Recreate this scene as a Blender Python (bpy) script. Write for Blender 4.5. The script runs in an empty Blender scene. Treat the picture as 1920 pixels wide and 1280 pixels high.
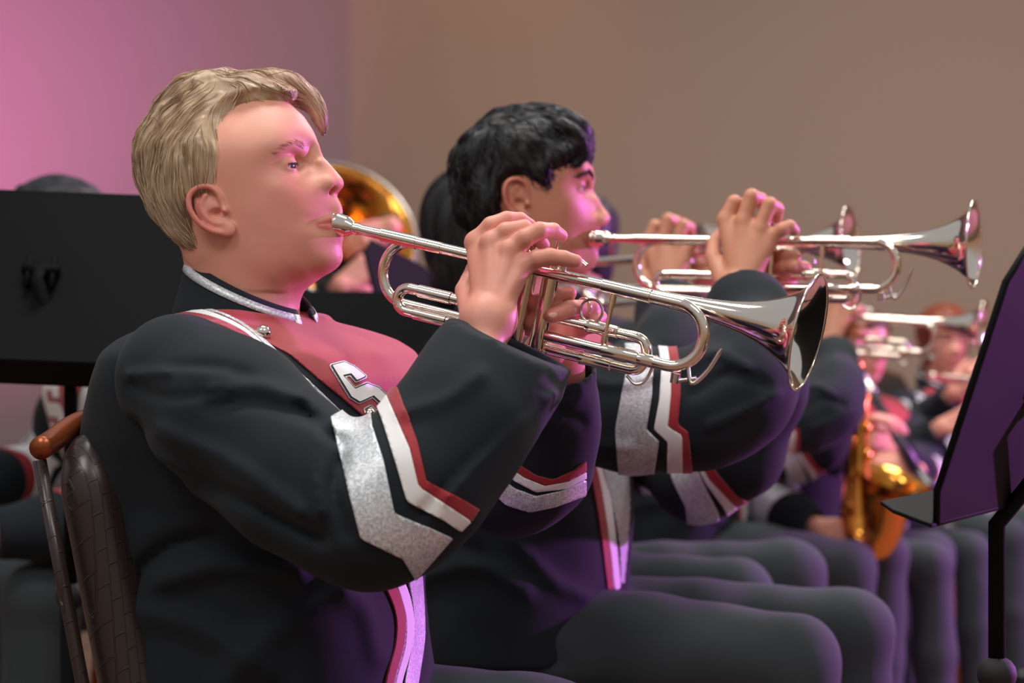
import bpy, math, random, os
import numpy as np
from mathutils import Vector, Matrix
from mathutils.bvhtree import BVHTree

random.seed(7)
RNG = np.random.default_rng(7)
SC = bpy.context.scene
COL = SC.collection

# ------------------------------------------------------------------ camera
FPX, CX, CY, CZ = 4000.0, 960.0, 640.0, 0.98       # focal length in pixels of the 1920x1280 frame, eye height
cam_d = bpy.data.cameras.new('camera')
cam_d.sensor_width = 36.0
cam_d.lens = FPX / 1920.0 * 36.0
cam = bpy.data.objects.new('camera', cam_d)
COL.objects.link(cam)
cam.location = (0, 0, CZ)
cam.rotation_euler = (math.pi / 2, 0, 0)
cam_d.clip_start = 0.05
cam_d.dof.use_dof = True
cam_d.dof.focus_distance = 2.32
cam_d.dof.aperture_fstop = 4.5
SC.camera = cam

# ------------------------------------------------------------------ world, lights, exposure
SC.view_settings.view_transform = 'Standard'
SC.view_settings.look = 'None'
SC.view_settings.exposure = 0.0
SC.view_settings.gamma = 1.0
w = bpy.data.worlds.new('hall_air')
SC.world = w
w.use_nodes = True
nt = w.node_tree
bg = nt.nodes['Background']
tc = nt.nodes.new('ShaderNodeTexCoord')
sp = nt.nodes.new('ShaderNodeSeparateXYZ')
rp = nt.nodes.new('ShaderNodeValToRGB')
nt.links.new(tc.outputs['Generated'], sp.inputs[0])
mp = nt.nodes.new('ShaderNodeMath'); mp.operation = 'MULTIPLY_ADD'
mp.inputs[1].default_value = 0.5; mp.inputs[2].default_value = 0.5
nt.links.new(sp.outputs['Z'], mp.inputs[0])
nt.links.new(mp.outputs[0], rp.inputs[0])
rp.color_ramp.elements[0].position = 0.35; rp.color_ramp.elements[0].color = (0.34, 0.15, 0.065, 1)
rp.color_ramp.elements[1].position = 0.66; rp.color_ramp.elements[1].color = (0.57, 0.59, 0.63, 1)
mid = rp.color_ramp.elements.new(0.51); mid.color = (0.47, 0.33, 0.23, 1)
nt.links.new(rp.outputs[0], bg.inputs[0])
bg.inputs[1].default_value = 0.72


def area(name, loc, tgt, size, power, color, size_y=None, shape='RECTANGLE', spread=None):
    d = bpy.data.lights.new(name, 'AREA')
    d.shape = shape; d.size = size; d.size_y = size_y or size
    d.energy = power; d.color = color
    if spread: d.spread = spread
    o = bpy.data.objects.new(name, d); COL.objects.link(o)
    o.location = loc
    o.rotation_euler = (Vector(tgt) - Vector(loc)).to_track_quat('-Z', 'Y').to_euler()
    return o


def spot(name, loc, tgt, power, color, angle, blend=0.5, radius=0.1):
    d = bpy.data.lights.new(name, 'SPOT')
    d.energy = power; d.color = color; d.spot_size = math.radians(angle); d.spot_blend = blend
    d.shadow_soft_size = radius
    o = bpy.data.objects.new(name, d); COL.objects.link(o)
    o.location = loc
    o.rotation_euler = (Vector(tgt) - Vector(loc)).to_track_quat('-Z', 'Y').to_euler()
    return o


# added fill with no real fixture, warms the fabric wall near the corner
spot('warm_corner_fill', (0.0, 7.4, 3.3), (-0.30, 8.3, 2.0), 24, (1.0, 0.50, 0.22), 80, 1.0, 0.2)
# ceiling panels of the hall (white), the violet stage lamp the players face, the pink wash on the wall
for lx, ly, pw in ((-1.4, 0.7, 36), (0.9, 0.6, 32), (-0.2, 2.7, 40), (2.0, 4.0, 46), (1.2, 5.6, 64)):
    area('ceiling_panel_light', (lx, ly, 3.3), (lx, ly, 0), 1.1, pw, (1.0, 0.95, 0.90), 0.55)
spot('violet_stage_lamp', (5.8, 4.95, 1.9), (0.3, 2.9, 0.95), 2150, (0.78, 0.20, 1.0), 75, 0.6, 0.10)
spot('pink_wall_wash_lamp', (-2.6, 6.0, 1.3), (-2.3, 7.95, 1.9), 400, (1.0, 0.30, 0.74), 70, 1.0, 0.1)

# ------------------------------------------------------------------ materials
def rgb(r, g, b):
    f = lambda c: ((c / 255 + 0.055) / 1.055) ** 2.4 if c / 255 > 0.04045 else c / 255 / 12.92
    return (f(r), f(g), f(b), 1.0)


def newmat(name, col, rough=0.6, metal=0.0, **kw):
    m = bpy.data.materials.new(name); m.use_nodes = True
    b = m.node_tree.nodes['Principled BSDF']
    b.inputs['Base Color'].default_value = col
    b.inputs['Roughness'].default_value = rough
    b.inputs['Metallic'].default_value = metal
    for k, v in kw.items():
        b.inputs[k.replace('_', ' ')].default_value = v
    return m


def nodes(m):
    return m.node_tree, m.node_tree.nodes['Principled BSDF']


def add(nt, kind, **kw):
    n = nt.nodes.new('ShaderNode' + kind)
    for k, v in kw.items():
        setattr(n, k, v)
    return n


def noise_bump(m, scale, strength, dist=0.001, detail=3.0, rough_var=0.0, stretch=None):
    nt, b = nodes(m)
    t = add(nt, 'TexCoord')
    n = add(nt, 'TexNoise'); n.inputs['Scale'].default_value = scale; n.inputs['Detail'].default_value = detail
    if stretch:
        mpn = add(nt, 'Mapping'); mpn.inputs['Scale'].default_value = stretch
        nt.links.new(t.outputs['Object'], mpn.inputs[0]); nt.links.new(mpn.outputs[0], n.inputs[0])
    else:
        nt.links.new(t.outputs['Object'], n.inputs[0])
    bp = add(nt, 'Bump'); bp.inputs['Strength'].default_value = strength; bp.inputs['Distance'].default_value = dist
    nt.links.new(n.outputs[0], bp.inputs['Height']); nt.links.new(bp.outputs[0], b.inputs['Normal'])
    return n


def color_noise(m, scale, c1, c2, lo=0.35, hi=0.65, detail=2.0):
    nt, b = nodes(m)
    t = add(nt, 'TexCoord')
    n = add(nt, 'TexNoise'); n.inputs['Scale'].default_value = scale; n.inputs['Detail'].default_value = detail
    nt.links.new(t.outputs['Object'], n.inputs[0])
    r = add(nt, 'ValToRGB')
    r.color_ramp.elements[0].position = lo; r.color_ramp.elements[0].color = c1
    r.color_ramp.elements[1].position = hi; r.color_ramp.elements[1].color = c2
    nt.links.new(n.outputs[0], r.inputs[0]); nt.links.new(r.outputs[0], b.inputs['Base Color'])


def skin_mat(name, base, red):
    m = newmat(name, base, 0.48, 0.0)
    nt, b = nodes(m)
    b.inputs['Subsurface Weight'].default_value = 0.12
    b.inputs['Subsurface Radius'].default_value = (1.0, 0.35, 0.2)
    b.inputs['Subsurface Scale'].default_value = 0.006
    b.inputs['Specular IOR Level'].default_value = 0.4
    a = add(nt, 'Attribute', attribute_name='red')
    mx = add(nt, 'Mix', data_type='RGBA')
    mx.inputs['A'].default_value = base; mx.inputs['B'].default_value = red
    t = add(nt, 'TexCoord')
    n = add(nt, 'TexNoise'); n.inputs['Scale'].default_value = 35; n.inputs['Detail'].default_value = 4
    nt.links.new(t.outputs['Object'], n.inputs[0])
    ma = add(nt, 'Math', operation='MULTIPLY_ADD'); ma.inputs[1].default_value = 0.22; ma.inputs[2].default_value = -0.08
    nt.links.new(n.outputs[0], ma.inputs[0])
    ad = add(nt, 'Math', operation='ADD', use_clamp=True)
    nt.links.new(ma.outputs[0], ad.inputs[0]); nt.links.new(a.outputs['Fac'], ad.inputs[1])
    nt.links.new(ad.outputs[0], mx.inputs['Factor']); nt.links.new(mx.outputs['Result'], b.inputs['Base Color'])
    n2 = add(nt, 'TexNoise'); n2.inputs['Scale'].default_value = 900
    nt.links.new(t.outputs['Object'], n2.inputs[0])
    bp = add(nt, 'Bump'); bp.inputs['Strength'].default_value = 0.12; bp.inputs['Distance'].default_value = 0.0006
    nt.links.new(n2.outputs[0], bp.inputs['Height']); nt.links.new(bp.outputs[0], b.inputs['Normal'])
    return m


def hair_mat(name, c_dark, c_light, rough=0.38):
    m = newmat(name, c_dark, rough)
    nt, b = nodes(m)
    a = add(nt, 'Attribute', attribute_name='tone')
    mx = add(nt, 'Mix', data_type='RGBA'); mx.inputs['A'].default_value = c_dark; mx.inputs['B'].default_value = c_light
    nt.links.new(a.outputs['Fac'], mx.inputs['Factor']); nt.links.new(mx.outputs['Result'], b.inputs['Base Color'])
    b.inputs['Specular IOR Level'].default_value = 0.45
    return m


def sequin_mat(name):
    m = newmat(name, rgb(196, 200, 204), 0.45, 0.4)
    nt, b = nodes(m)
    t = add(nt, 'TexCoord')
    v = add(nt, 'TexVoronoi'); v.inputs['Scale'].default_value = 520
    nt.links.new(t.outputs['Object'], v.inputs[0])
    bp = add(nt, 'Bump'); bp.inputs['Strength'].default_value = 0.55; bp.inputs['Distance'].default_value = 0.0012
    nt.links.new(v.outputs['Color'], bp.inputs['Height']); nt.links.new(bp.outputs[0], b.inputs['Normal'])
    r = add(nt, 'ValToRGB')
    r.color_ramp.elements[0].color = rgb(158, 163, 168); r.color_ramp.elements[1].color = rgb(236, 240, 242)
    nt.links.new(v.outputs['Color'], r.inputs[0]); nt.links.new(r.outputs[0], b.inputs['Base Color'])
    return m


M = {}
M['skin_fair'] = skin_mat('fair_skin', rgb(213, 150, 129), rgb(196, 94, 86))
M['skin_tan'] = skin_mat('tan_skin', rgb(200, 140, 112), rgb(180, 86, 74))
M['hair_blond'] = hair_mat('blond_hair', rgb(118, 84, 52), rgb(226, 202, 170), 0.42)
M['brow_fair'] = hair_mat('fair_brow', rgb(170, 122, 98), rgb(196, 148, 122), 0.7)
M['nail'] = newmat('fingernail', rgb(226, 178, 160), 0.25)
M['hair_black'] = hair_mat('black_hair', rgb(9, 9, 10), rgb(34, 35, 38), 0.5)
M['hair_brown'] = hair_mat('brown_hair', rgb(40, 22, 15), rgb(86, 48, 32), 0.45)
M['hair_auburn'] = hair_mat('auburn_hair', rgb(84, 34, 16), rgb(146, 66, 34), 0.45)
M['black_wool'] = newmat('black_wool', rgb(22, 29, 35), 0.85, 0.0, Sheen_Weight=0.04, Specular_IOR_Level=0.25)
noise_bump(M['black_wool'], 1400, 0.25, 0.0006)
M['trouser_cloth'] = newmat('black_trouser_cloth', rgb(54, 60, 63), 0.85, 0.0, Sheen_Weight=0.04, Specular_IOR_Level=0.25)
noise_bump(M['trouser_cloth'], 1200, 0.3, 0.0006)
M['red_cloth'] = newmat('crimson_cloth', rgb(150, 24, 36), 0.75, 0.0, Sheen_Weight=0.2)
noise_bump(M['red_cloth'], 1500, 0.2, 0.0005)
M['white_cloth'] = newmat('white_cloth', rgb(226, 226, 224), 0.7)
noise_bump(M['white_cloth'], 1500, 0.2, 0.0005)
M['sequin'] = sequin_mat('silver_sequin_cloth')
M['dark_edge'] = newmat('charcoal_stitching', rgb(52, 54, 58), 0.8)
M['silver'] = newmat('silver_plate', rgb(234, 222, 206), 0.10, 1.0)
M['silver_satin'] = newmat('satin_silver', rgb(206, 200, 192), 0.26, 1.0)
M['brass'] = newmat('lacquered_brass', rgb(214, 146, 66), 0.16, 1.0)
M['pearl'] = newmat('pearl_inlay', rgb(225, 220, 214), 0.2)
M['eye_white'] = newmat('eye', rgb(214, 202, 196), 0.15)
M['black_metal'] = newmat('black_powder_coat', rgb(13, 13, 14), 0.65, 0.0, Specular_IOR_Level=0.08)
noise_bump(M['black_metal'], 700, 0.15, 0.0004)
M['vinyl'] = newmat('brown_woven_vinyl', rgb(44, 34, 32), 0.33)
M['copper_tube'] = newmat('copper_brown_tube', rgb(140, 70, 36), 0.3, 0.55)
M['black_rubber'] = newmat('black_rubber', rgb(18, 18, 18), 0.7)
M['ebony'] = newmat('ebony_wood', rgb(34, 34, 38), 0.35)
M['shoe_white'] = newmat('white_leather', rgb(190, 196, 204), 0.4)
M['shoe_black'] = newmat('black_leather', rgb(20, 20, 21), 0.3)
M['red_cup'] = newmat('red_fabric', rgb(150, 40, 36), 0.7)


# vinyl weave: raised slanted ticks
nt_, b_ = nodes(M['vinyl'])
t_ = add(nt_, 'TexCoord'); mp_ = add(nt_, 'Mapping'); mp_.inputs['Scale'].default_value = (42, 42, 24); mp_.inputs['Rotation'].default_value = (0.25, 0.3, 0)
nt_.links.new(t_.outputs['Object'], mp_.inputs[0])
br_ = add(nt_, 'TexBrick'); br_.inputs['Scale'].default_value = 1.0; br_.inputs['Mortar Size'].default_value = 0.035
br_.inputs['Brick Width'].default_value = 0.9; br_.inputs['Row Height'].default_value = 0.55; br_.inputs['Mortar Smooth'].default_value = 0.5
cx_ = add(nt_, 'CombineXYZ'); sx_ = add(nt_, 'SeparateXYZ')
nt_.links.new(mp_.outputs[0], sx_.inputs[0]); nt_.links.new(sx_.outputs['Z'], cx_.inputs['X']); ad_ = add(nt_, 'Math', operation='ADD'); nt_.links.new(sx_.outputs['X'], ad_.inputs[0]); nt_.links.new(sx_.outputs['Y'], ad_.inputs[1]); nt_.links.new(ad_.outputs[0], cx_.inputs['Y'])
nt_.links.new(cx_.outputs[0], br_.inputs[0])
bp_ = add(nt_, 'Bump'); bp_.inputs['Strength'].default_value = 0.9; bp_.inputs['Distance'].default_value = 0.003
nt_.links.new(br_.outputs['Fac'], bp_.inputs['Height']); nt_.links.new(bp_.outputs[0], b_.inputs['Normal'])


# ------------------------------------------------------------------ helpers
def A3(*v):
    return np.array(v, dtype=float)


def P(px, py, Y):
    """the point at distance Y that the camera sees at picture position px, py"""
    return np.array([(px - CX) / FPX * Y, Y, CZ - (py - CY) / FPX * Y])


def pxs(V):
    return np.stack([CX + FPX * V[:, 0] / V[:, 1], CY - FPX * (V[:, 2] - CZ) / V[:, 1]], 1)


def tag(o, label=None, cat=None, group=None, kind=None):
    for k, v in (('label', label), ('category', cat), ('group', group), ('kind', kind)):
        if v: o[k] = v
    return o


def empty(name, loc=(0, 0, 0)):
    o = bpy.data.objects.new(name, None); COL.objects.link(o)
    o.empty_display_size = 0.05
    o.location = tuple(loc)
    return o


ORIGIN = {}


def mk(name, V, Fc, mat, parent=None, smooth=True, attrs=None, origin=None):
    """one mesh object; V in world (or thing-local when origin is None and parent has none) coordinates"""
    V = np.asarray(V, float)
    if origin is None and parent is not None:
        origin = ORIGIN.get(parent.name)
    if origin is not None:
        V = V - np.asarray(origin)
    me = bpy.data.meshes.new(name)
    me.from_pydata(V.tolist(), [], [list(map(int, f)) for f in Fc])
    if smooth:
        me.polygons.foreach_set('use_smooth', np.ones(len(me.polygons), bool))
    mats = mat if isinstance(mat, (list, tuple)) else [mat]
    for m in mats: me.materials.append(m)
    if attrs:
        for k, a in attrs.items():
            at = me.attributes.new(k, 'FLOAT', 'POINT')
            at.data.foreach_set('value', np.asarray(a, np.float32))
    me.update()
    o = bpy.data.objects.new(name, me); COL.objects.link(o)
    if parent is not None:
        o.parent = parent
        if parent.name in ORIGIN: ORIGIN[o.name] = ORIGIN[parent.name]
    return o


def solid(o, t, offset=-1):
    m = o.modifiers.new('thickness', 'SOLIDIFY'); m.thickness = t; m.offset = offset
    return o


def set_parent_origin(o, loc):
    ORIGIN[o.name] = np.asarray(loc, float)


def copy_tree(o, parent=None):
    c = o.copy(); COL.objects.link(c)
    c.parent = parent
    for ch in list(o.children):
        copy_tree(ch, c)
    return c


class Geo:
    """collects vertices and faces of one mesh"""
    def __init__(s): s.V, s.F = [], []
    def put(s, V, Fc):
        n = sum(len(v) for v in s.V)
        s.V.append(np.asarray(V, float)); s.F += [[i + n for i in f] for f in Fc]
        return s
    def build(s, name, mat, parent=None, smooth=True, **kw):
        return mk(name, np.concatenate(s.V), s.F, mat, parent, smooth, **kw)


def cubic(pts, n=8):
    """Catmull-Rom through pts, n steps a span"""
    p = np.asarray(pts, float)
    q = np.vstack([2 * p[0] - p[1], p, 2 * p[-1] - p[-2]])
    out = []
    for i in range(1, len(q) - 2):
        for t in np.linspace(0, 1, n, endpoint=False):
            a, b, c, d = q[i - 1], q[i], q[i + 1], q[i + 2]
            out.append(0.5 * ((2 * b) + (c - a) * t + (2 * a - 5 * b + 4 * c - d) * t * t + (3 * b - a - 3 * c + d) * t ** 3))
    out.append(p[-1])
    return np.array(out)


def fillet(pts, r, n=7):
    """polyline with rounded corners"""
    p = [np.asarray(q, float) for q in pts]
    out = [p[0]]
    for i in range(1, len(p) - 1):
        a, b, c = p[i - 1], p[i], p[i + 1]
        u, v = a - b, c - b
        lu, lv = np.linalg.norm(u), np.linalg.norm(v)
        rr = min(r, lu * 0.5, lv * 0.5)
        s0, s1 = b + u / lu * rr, b + v / lv * rr
        for t in np.linspace(0, 1, n):
            out.append((1 - t) ** 2 * s0 + 2 * t * (1 - t) * b + t * t * s1)
    out.append(p[-1])
    return np.array(out)


def tube(path, r, seg=12, cap=True, squash=None):
    """sweep of a circle (radius r or one per point) along path -> V, F"""
    p = np.asarray(path, float); n = len(p)
    r = np.full(n, r, float) if np.isscalar(r) else np.asarray(r, float)
    t = np.gradient(p, axis=0); t /= np.maximum(np.linalg.norm(t, axis=1, keepdims=True), 1e-9)
    up = A3(0, 0, 1) if abs(t[0][2]) < 0.9 else A3(0, 1, 0)
    a = np.cross(t[0], up); a /= np.linalg.norm(a)
    V = []
    ang = np.linspace(0, 2 * math.pi, seg, endpoint=False)
    for i in range(n):
        a = a - t[i] * np.dot(a, t[i]); a /= np.linalg.norm(a)
        b = np.cross(t[i], a)
        k = 1.0 if squash is None else squash
        V.append(p[i] + r[i] * (np.cos(ang)[:, None] * a + k * np.sin(ang)[:, None] * b))
    V = np.concatenate(V)
    Fc = []
    for i in range(n - 1):
        for j in range(seg):
            k = (j + 1) % seg
            Fc.append([i * seg + j, i * seg + k, (i + 1) * seg + k, (i + 1) * seg + j])
    if cap:
        Fc.append(list(range(seg))[::-1]); Fc.append([(n - 1) * seg + j for j in range(seg)])
    return V, Fc


def lathe(xr, seg=32, close=False):
    """profile list (x, r) turned round the X axis"""
    ang = np.linspace(0, 2 * math.pi, seg, endpoint=False)
    V = np.concatenate([np.stack([np.full(seg, x), r * np.cos(ang), r * np.sin(ang)], 1) for x, r in xr])
    Fc = []
    n = len(xr)
    for i in range(n - 1):
        for j in range(seg):
            k = (j + 1) % seg
            Fc.append([i * seg + j, (i + 1) * seg + j, (i + 1) * seg + k, i * seg + k])
    if close:
        Fc.append(list(range(seg))); Fc.append([(n - 1) * seg + j for j in range(seg)][::-1])
    return V, Fc


def boxg(lo, hi, R=None, c=None):
    lo, hi = np.asarray(lo, float), np.asarray(hi, float)
    V = np.array([[x, y, z] for x in (lo[0], hi[0]) for y in (lo[1], hi[1]) for z in (lo[2], hi[2])])
    Fc = [[0, 1, 3, 2], [4, 6, 7, 5], [0, 4, 5, 1], [2, 3, 7, 6], [0, 2, 6, 4], [1, 5, 7, 3]]
    return V, Fc


def bevel(o, wd, seg=3):
    m = o.modifiers.new('rounding', 'BEVEL'); m.width = wd; m.segments = seg; m.limit_method = 'ANGLE'
    return o


def sphere(c, r, seg=24, rings=14):
    rr = np.full(3, r, float) if np.isscalar(r) else np.asarray(r, float)
    V = [[0, 0, 1.0]]
    for i in range(1, rings):
        th = math.pi * i / rings
        for j in range(seg):
            ph = 2 * math.pi * j / seg
            V.append([math.sin(th) * math.cos(ph), math.sin(th) * math.sin(ph), math.cos(th)])
    V.append([0, 0, -1.0])
    Fc = [[0, 1 + j, 1 + (j + 1) % seg] for j in range(seg)]
    for i in range(rings - 2):
        for j in range(seg):
            a, b = 1 + i * seg + j, 1 + i * seg + (j + 1) % seg
            Fc.append([a, a + seg, b + seg, b])
    L = len(V) - 1; s0 = 1 + (rings - 2) * seg
    Fc += [[s0 + j, L, s0 + (j + 1) % seg] for j in range(seg)]
    return np.array(V) * rr + np.asarray(c), Fc


# ---- signed distance volumes and their surfaces
class Vol:
    def __init__(s, lo, hi, h):
        lo, hi = np.minimum(lo, hi), np.maximum(lo, hi)
        s.h = h; s.lo = np.asarray(lo, float)
        s.n = np.ceil((np.asarray(hi, float) - s.lo) / h).astype(int) + 1
        s.ax = [(s.lo[i] + h * np.arange(s.n[i])).astype(np.float32) for i in range(3)]
        s.D = np.full(s.n, 0.15, np.float32)

    def sub(s, lo, hi):
        i0 = np.clip(np.floor((np.asarray(lo) - s.lo) / s.h).astype(int), 0, s.n - 1)
        i1 = np.clip(np.ceil((np.asarray(hi) - s.lo) / s.h).astype(int) + 1, 1, s.n)
        i1 = np.maximum(i1, i0 + 1)
        sl = tuple(slice(a, b) for a, b in zip(i0, i1))
        X = s.ax[0][sl[0]][:, None, None]; Y = s.ax[1][sl[1]][None, :, None]; Z = s.ax[2][sl[2]][None, None, :]
        return sl, X, Y, Z

    def op(s, sl, d, k=0.0, mode='+'):
        a = s.D[sl]
        if mode == '+':
            if k > 0:
                hh = np.maximum(k - np.abs(a - d), 0) / k
                s.D[sl] = np.minimum(a, d) - hh * hh * k * 0.25
            else:
                s.D[sl] = np.minimum(a, d)
        else:
            d = -d
            if k > 0:
                hh = np.maximum(k - np.abs(a - d), 0) / k
                s.D[sl] = np.maximum(a, d) + hh * hh * k * 0.25
            else:
                s.D[sl] = np.maximum(a, d)

    @staticmethod
    def dcone(X, Y, Z, a, b, ra, rb):
        a = np.asarray(a, float); ba = np.asarray(b, float) - a
        L2 = max(float(ba @ ba), 1e-12)
        px, py, pz = X - a[0], Y - a[1], Z - a[2]
        t = np.clip((px * ba[0] + py * ba[1] + pz * ba[2]) / L2, 0, 1).astype(np.float32)
        return np.sqrt((px - t * ba[0]) ** 2 + (py - t * ba[1]) ** 2 + (pz - t * ba[2]) ** 2) - (ra + (rb - ra) * t)

    def cone(s, a, b, ra, rb=None, k=0.0, mode='+'):
        rb = ra if rb is None else rb
        m = max(ra, rb) + k + 4 * s.h + 0.006
        sl, X, Y, Z = s.sub(np.minimum(a, b) - m, np.maximum(a, b) + m)
        s.op(sl, s.dcone(X, Y, Z, a, b, ra, rb).astype(np.float32), k, mode)
        return s

    def chain(s, pts, rad, k=0.0, mode='+', kj=0.0):
        pts = [np.asarray(p, float) for p in pts]
        rad = [rad] * len(pts) if np.isscalar(rad) else rad
        m = max(rad) + k + kj + 4 * s.h + 0.006
        sl, X, Y, Z = s.sub(np.min(pts, 0) - m, np.max(pts, 0) + m)
        d = None
        for i in range(len(pts) - 1):
            e = s.dcone(X, Y, Z, pts[i], pts[i + 1], rad[i], rad[i + 1])
            if d is None: d = e
            elif kj > 0:
                hh = np.maximum(kj - np.abs(d - e), 0) / kj
                d = np.minimum(d, e) - hh * hh * kj * 0.25
            else: d = np.minimum(d, e)
        s.op(sl, d.astype(np.float32), k, mode)
        return s

    def ell(s, c, r, k=0.0, mode='+', R=None):
        c = np.asarray(c, float); r = np.full(3, r, float) if np.isscalar(r) else np.asarray(r, float)
        m = max(r) + k + 4 * s.h + 0.006
        sl, X, Y, Z = s.sub(c - m, c + m)
        x, y, z = X - c[0], Y - c[1], Z - c[2]
        if R is not None:                     # rows of R: the ellipsoid's axes
            R = np.asarray(R, float)
            q = [R[i][0] * x + R[i][1] * y + R[i][2] * z for i in range(3)]
        else: q = [x, y, z]
        k0 = np.sqrt((q[0] / r[0]) ** 2 + (q[1] / r[1]) ** 2 + (q[2] / r[2]) ** 2)
        k1 = np.sqrt((q[0] / r[0] ** 2) ** 2 + (q[1] / r[1] ** 2) ** 2 + (q[2] / r[2] ** 2) ** 2)
        s.op(sl, (k0 * (k0 - 1.0) / np.maximum(k1, 1e-6)).astype(np.float32), k, mode)
        return s

    def loft(s, lv, yaw, k=0.0, pw=2.3):
        """stacked ovals: rows z, cx, cy, a (forward half depth), b (half width); turned by yaw towards the camera"""
        lv = np.array(sorted(lv, key=lambda r: r[0]), float)
        z0, z1 = lv[0, 0], lv[-1, 0]
        m = float(lv[:, 3:].max()) + 0.06
        lo = [lv[:, 1].min() - m, lv[:, 2].min() - m, z0 - 0.05]; hi = [lv[:, 1].max() + m, lv[:, 2].max() + m, z1 + 0.05]
        sl, X, Y, Z = s.sub(lo, hi)
        zz = np.clip(Z[0, 0], z0, z1)
        f = [np.interp(zz, lv[:, 0], lv[:, i])[None, None, :] for i in range(1, 5)]
        yw = yaw if lv.shape[1] < 6 else np.interp(zz, lv[:, 0], lv[:, 5])[None, None, :]
        c, sn = np.cos(yw), np.sin(yw)
        x, y = X - f[0], Y - f[1]
        u = x * c - y * sn; v = x * sn + y * c
        d = ((np.abs(u) / f[2]) ** pw + (np.abs(v) / f[3]) ** pw) ** (1 / pw)
        d = (d - 1) * np.minimum(f[2], f[3])
        d = np.maximum(d, np.maximum(Z - z1, z0 - Z))
        s.op(sl, d.astype(np.float32), k)
        return s

    def mesh(s, off=0.0, relax=2, lo=None, hi=None):
        D, base = s.D, s.lo
        if lo is not None:
            sl, *_ = s.sub(lo, hi)
            D = D[sl]; base = s.lo + s.h * np.array([q.start for q in sl])
        return surface_nets(D - off, base, s.h, relax)


def surface_nets(D, lo, h, relax=2):
    D = np.pad(D, 1, constant_values=0.1); lo = np.asarray(lo) - h
    S = D < 0
    nx, ny, nz = D.shape
    cnt = np.zeros((nx - 1, ny - 1, nz - 1), np.int8)
    for i in (0, 1):
        for j in (0, 1):
            for k in (0, 1):
                cnt += S[i:nx - 1 + i, j:ny - 1 + j, k:nz - 1 + k]
    act = np.argwhere((cnt > 0) & (cnt < 8))
    idx = np.full(cnt.shape, -1, np.int32); idx[tuple(act.T)] = np.arange(len(act))
    acc = np.zeros((len(act), 3)); num = np.zeros(len(act))
    corners = [(i, j, k) for i in (0, 1) for j in (0, 1) for k in (0, 1)]
    for a in corners:
        for ax in range(3):
            if a[ax]: continue
            b = list(a); b[ax] = 1
            da = D[act[:, 0] + a[0], act[:, 1] + a[1], act[:, 2] + a[2]]
            db = D[act[:, 0] + b[0], act[:, 1] + b[1], act[:, 2] + b[2]]
            cr = (da < 0) != (db < 0)
            t = np.where(cr, da / np.where(cr, da - db, 1), 0)
            pt = np.tile(np.array(a, float), (len(act), 1)); pt[:, ax] = t
            acc[cr] += pt[cr]; num[cr] += 1
    V = lo + h * (act + acc / num[:, None])
    quads = []
    for ax in range(3):
        o1, o2 = (ax + 1) % 3, (ax + 2) % 3
        sa = [slice(None)] * 3; sb = [slice(None)] * 3
        sa[ax] = slice(0, -1); sb[ax] = slice(1, None)
        ch = S[tuple(sa)] != S[tuple(sb)]
        e = np.argwhere(ch)
        e = e[(e[:, o1] > 0) & (e[:, o2] > 0) & (e[:, o1] < D.shape[o1] - 1) & (e[:, o2] < D.shape[o2] - 1)]
        if not len(e): continue
        ins = S[tuple(e.T)]
        def g(d1, d2):
            q = e.copy(); q[:, o1] -= d1; q[:, o2] -= d2
            return idx[tuple(q.T)]
        q = np.stack([g(1, 1), g(0, 1), g(0, 0), g(1, 0)], 1)
        q[~ins] = q[~ins][:, ::-1]
        quads.append(q)
    Q = np.concatenate(quads) if quads else np.zeros((0, 4), int)
    Q = Q[(Q >= 0).all(1)]
    for _ in range(relax):
        sm = np.zeros_like(V); c = np.zeros(len(V))
        for i in range(4):
            for j in (1, 3):
                np.add.at(sm, Q[:, i], V[Q[:, (i + j) % 4]]); np.add.at(c, Q[:, i], 1)
        V = 0.5 * V + 0.5 * sm / np.maximum(c, 1)[:, None]
    return V, Q


def tris(Q):
    Q = np.asarray(Q)
    return Q if Q.shape[1] == 3 else np.concatenate([Q[:, [0, 1, 2]], Q[:, [0, 2, 3]]])


def normals(V, T):
    n = np.cross(V[T[:, 1]] - V[T[:, 0]], V[T[:, 2]] - V[T[:, 0]])
    N = np.zeros_like(V)
    for i in range(3): np.add.at(N, T[:, i], n)
    return N / np.maximum(np.linalg.norm(N, axis=1, keepdims=True), 1e-12)


def clip(V, Q, f):
    """the part of a mesh where f >= 0, cut straight through its faces"""
    T = tris(Q)
    ins = f >= 0
    c = ins[T].sum(1)
    keep = T[c == 3].tolist()
    NV = []; cache = {}
    def cut(a, b):
        k = (a, b) if a < b else (b, a)
        if k not in cache:
            t = f[a] / (f[a] - f[b]); cache[k] = len(V) + len(NV); NV.append(V[a] + t * (V[b] - V[a]))
        return cache[k]
    for t in T[(c == 1) | (c == 2)]:
        poly = []
        for i in range(3):
            a, b = int(t[i]), int(t[(i + 1) % 3])
            if ins[a]: poly.append(a)
            if ins[a] != ins[b]: poly.append(cut(a, b))
        for i in range(1, len(poly) - 1): keep.append([poly[0], poly[i], poly[i + 1]])
    if not keep: return np.zeros((0, 3)), np.zeros((0, 3), int)
    AV = np.vstack([V, np.array(NV)]) if NV else V
    K = np.array(keep)
    u, inv = np.unique(K, return_inverse=True)
    return AV[u], inv.reshape(K.shape)


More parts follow.
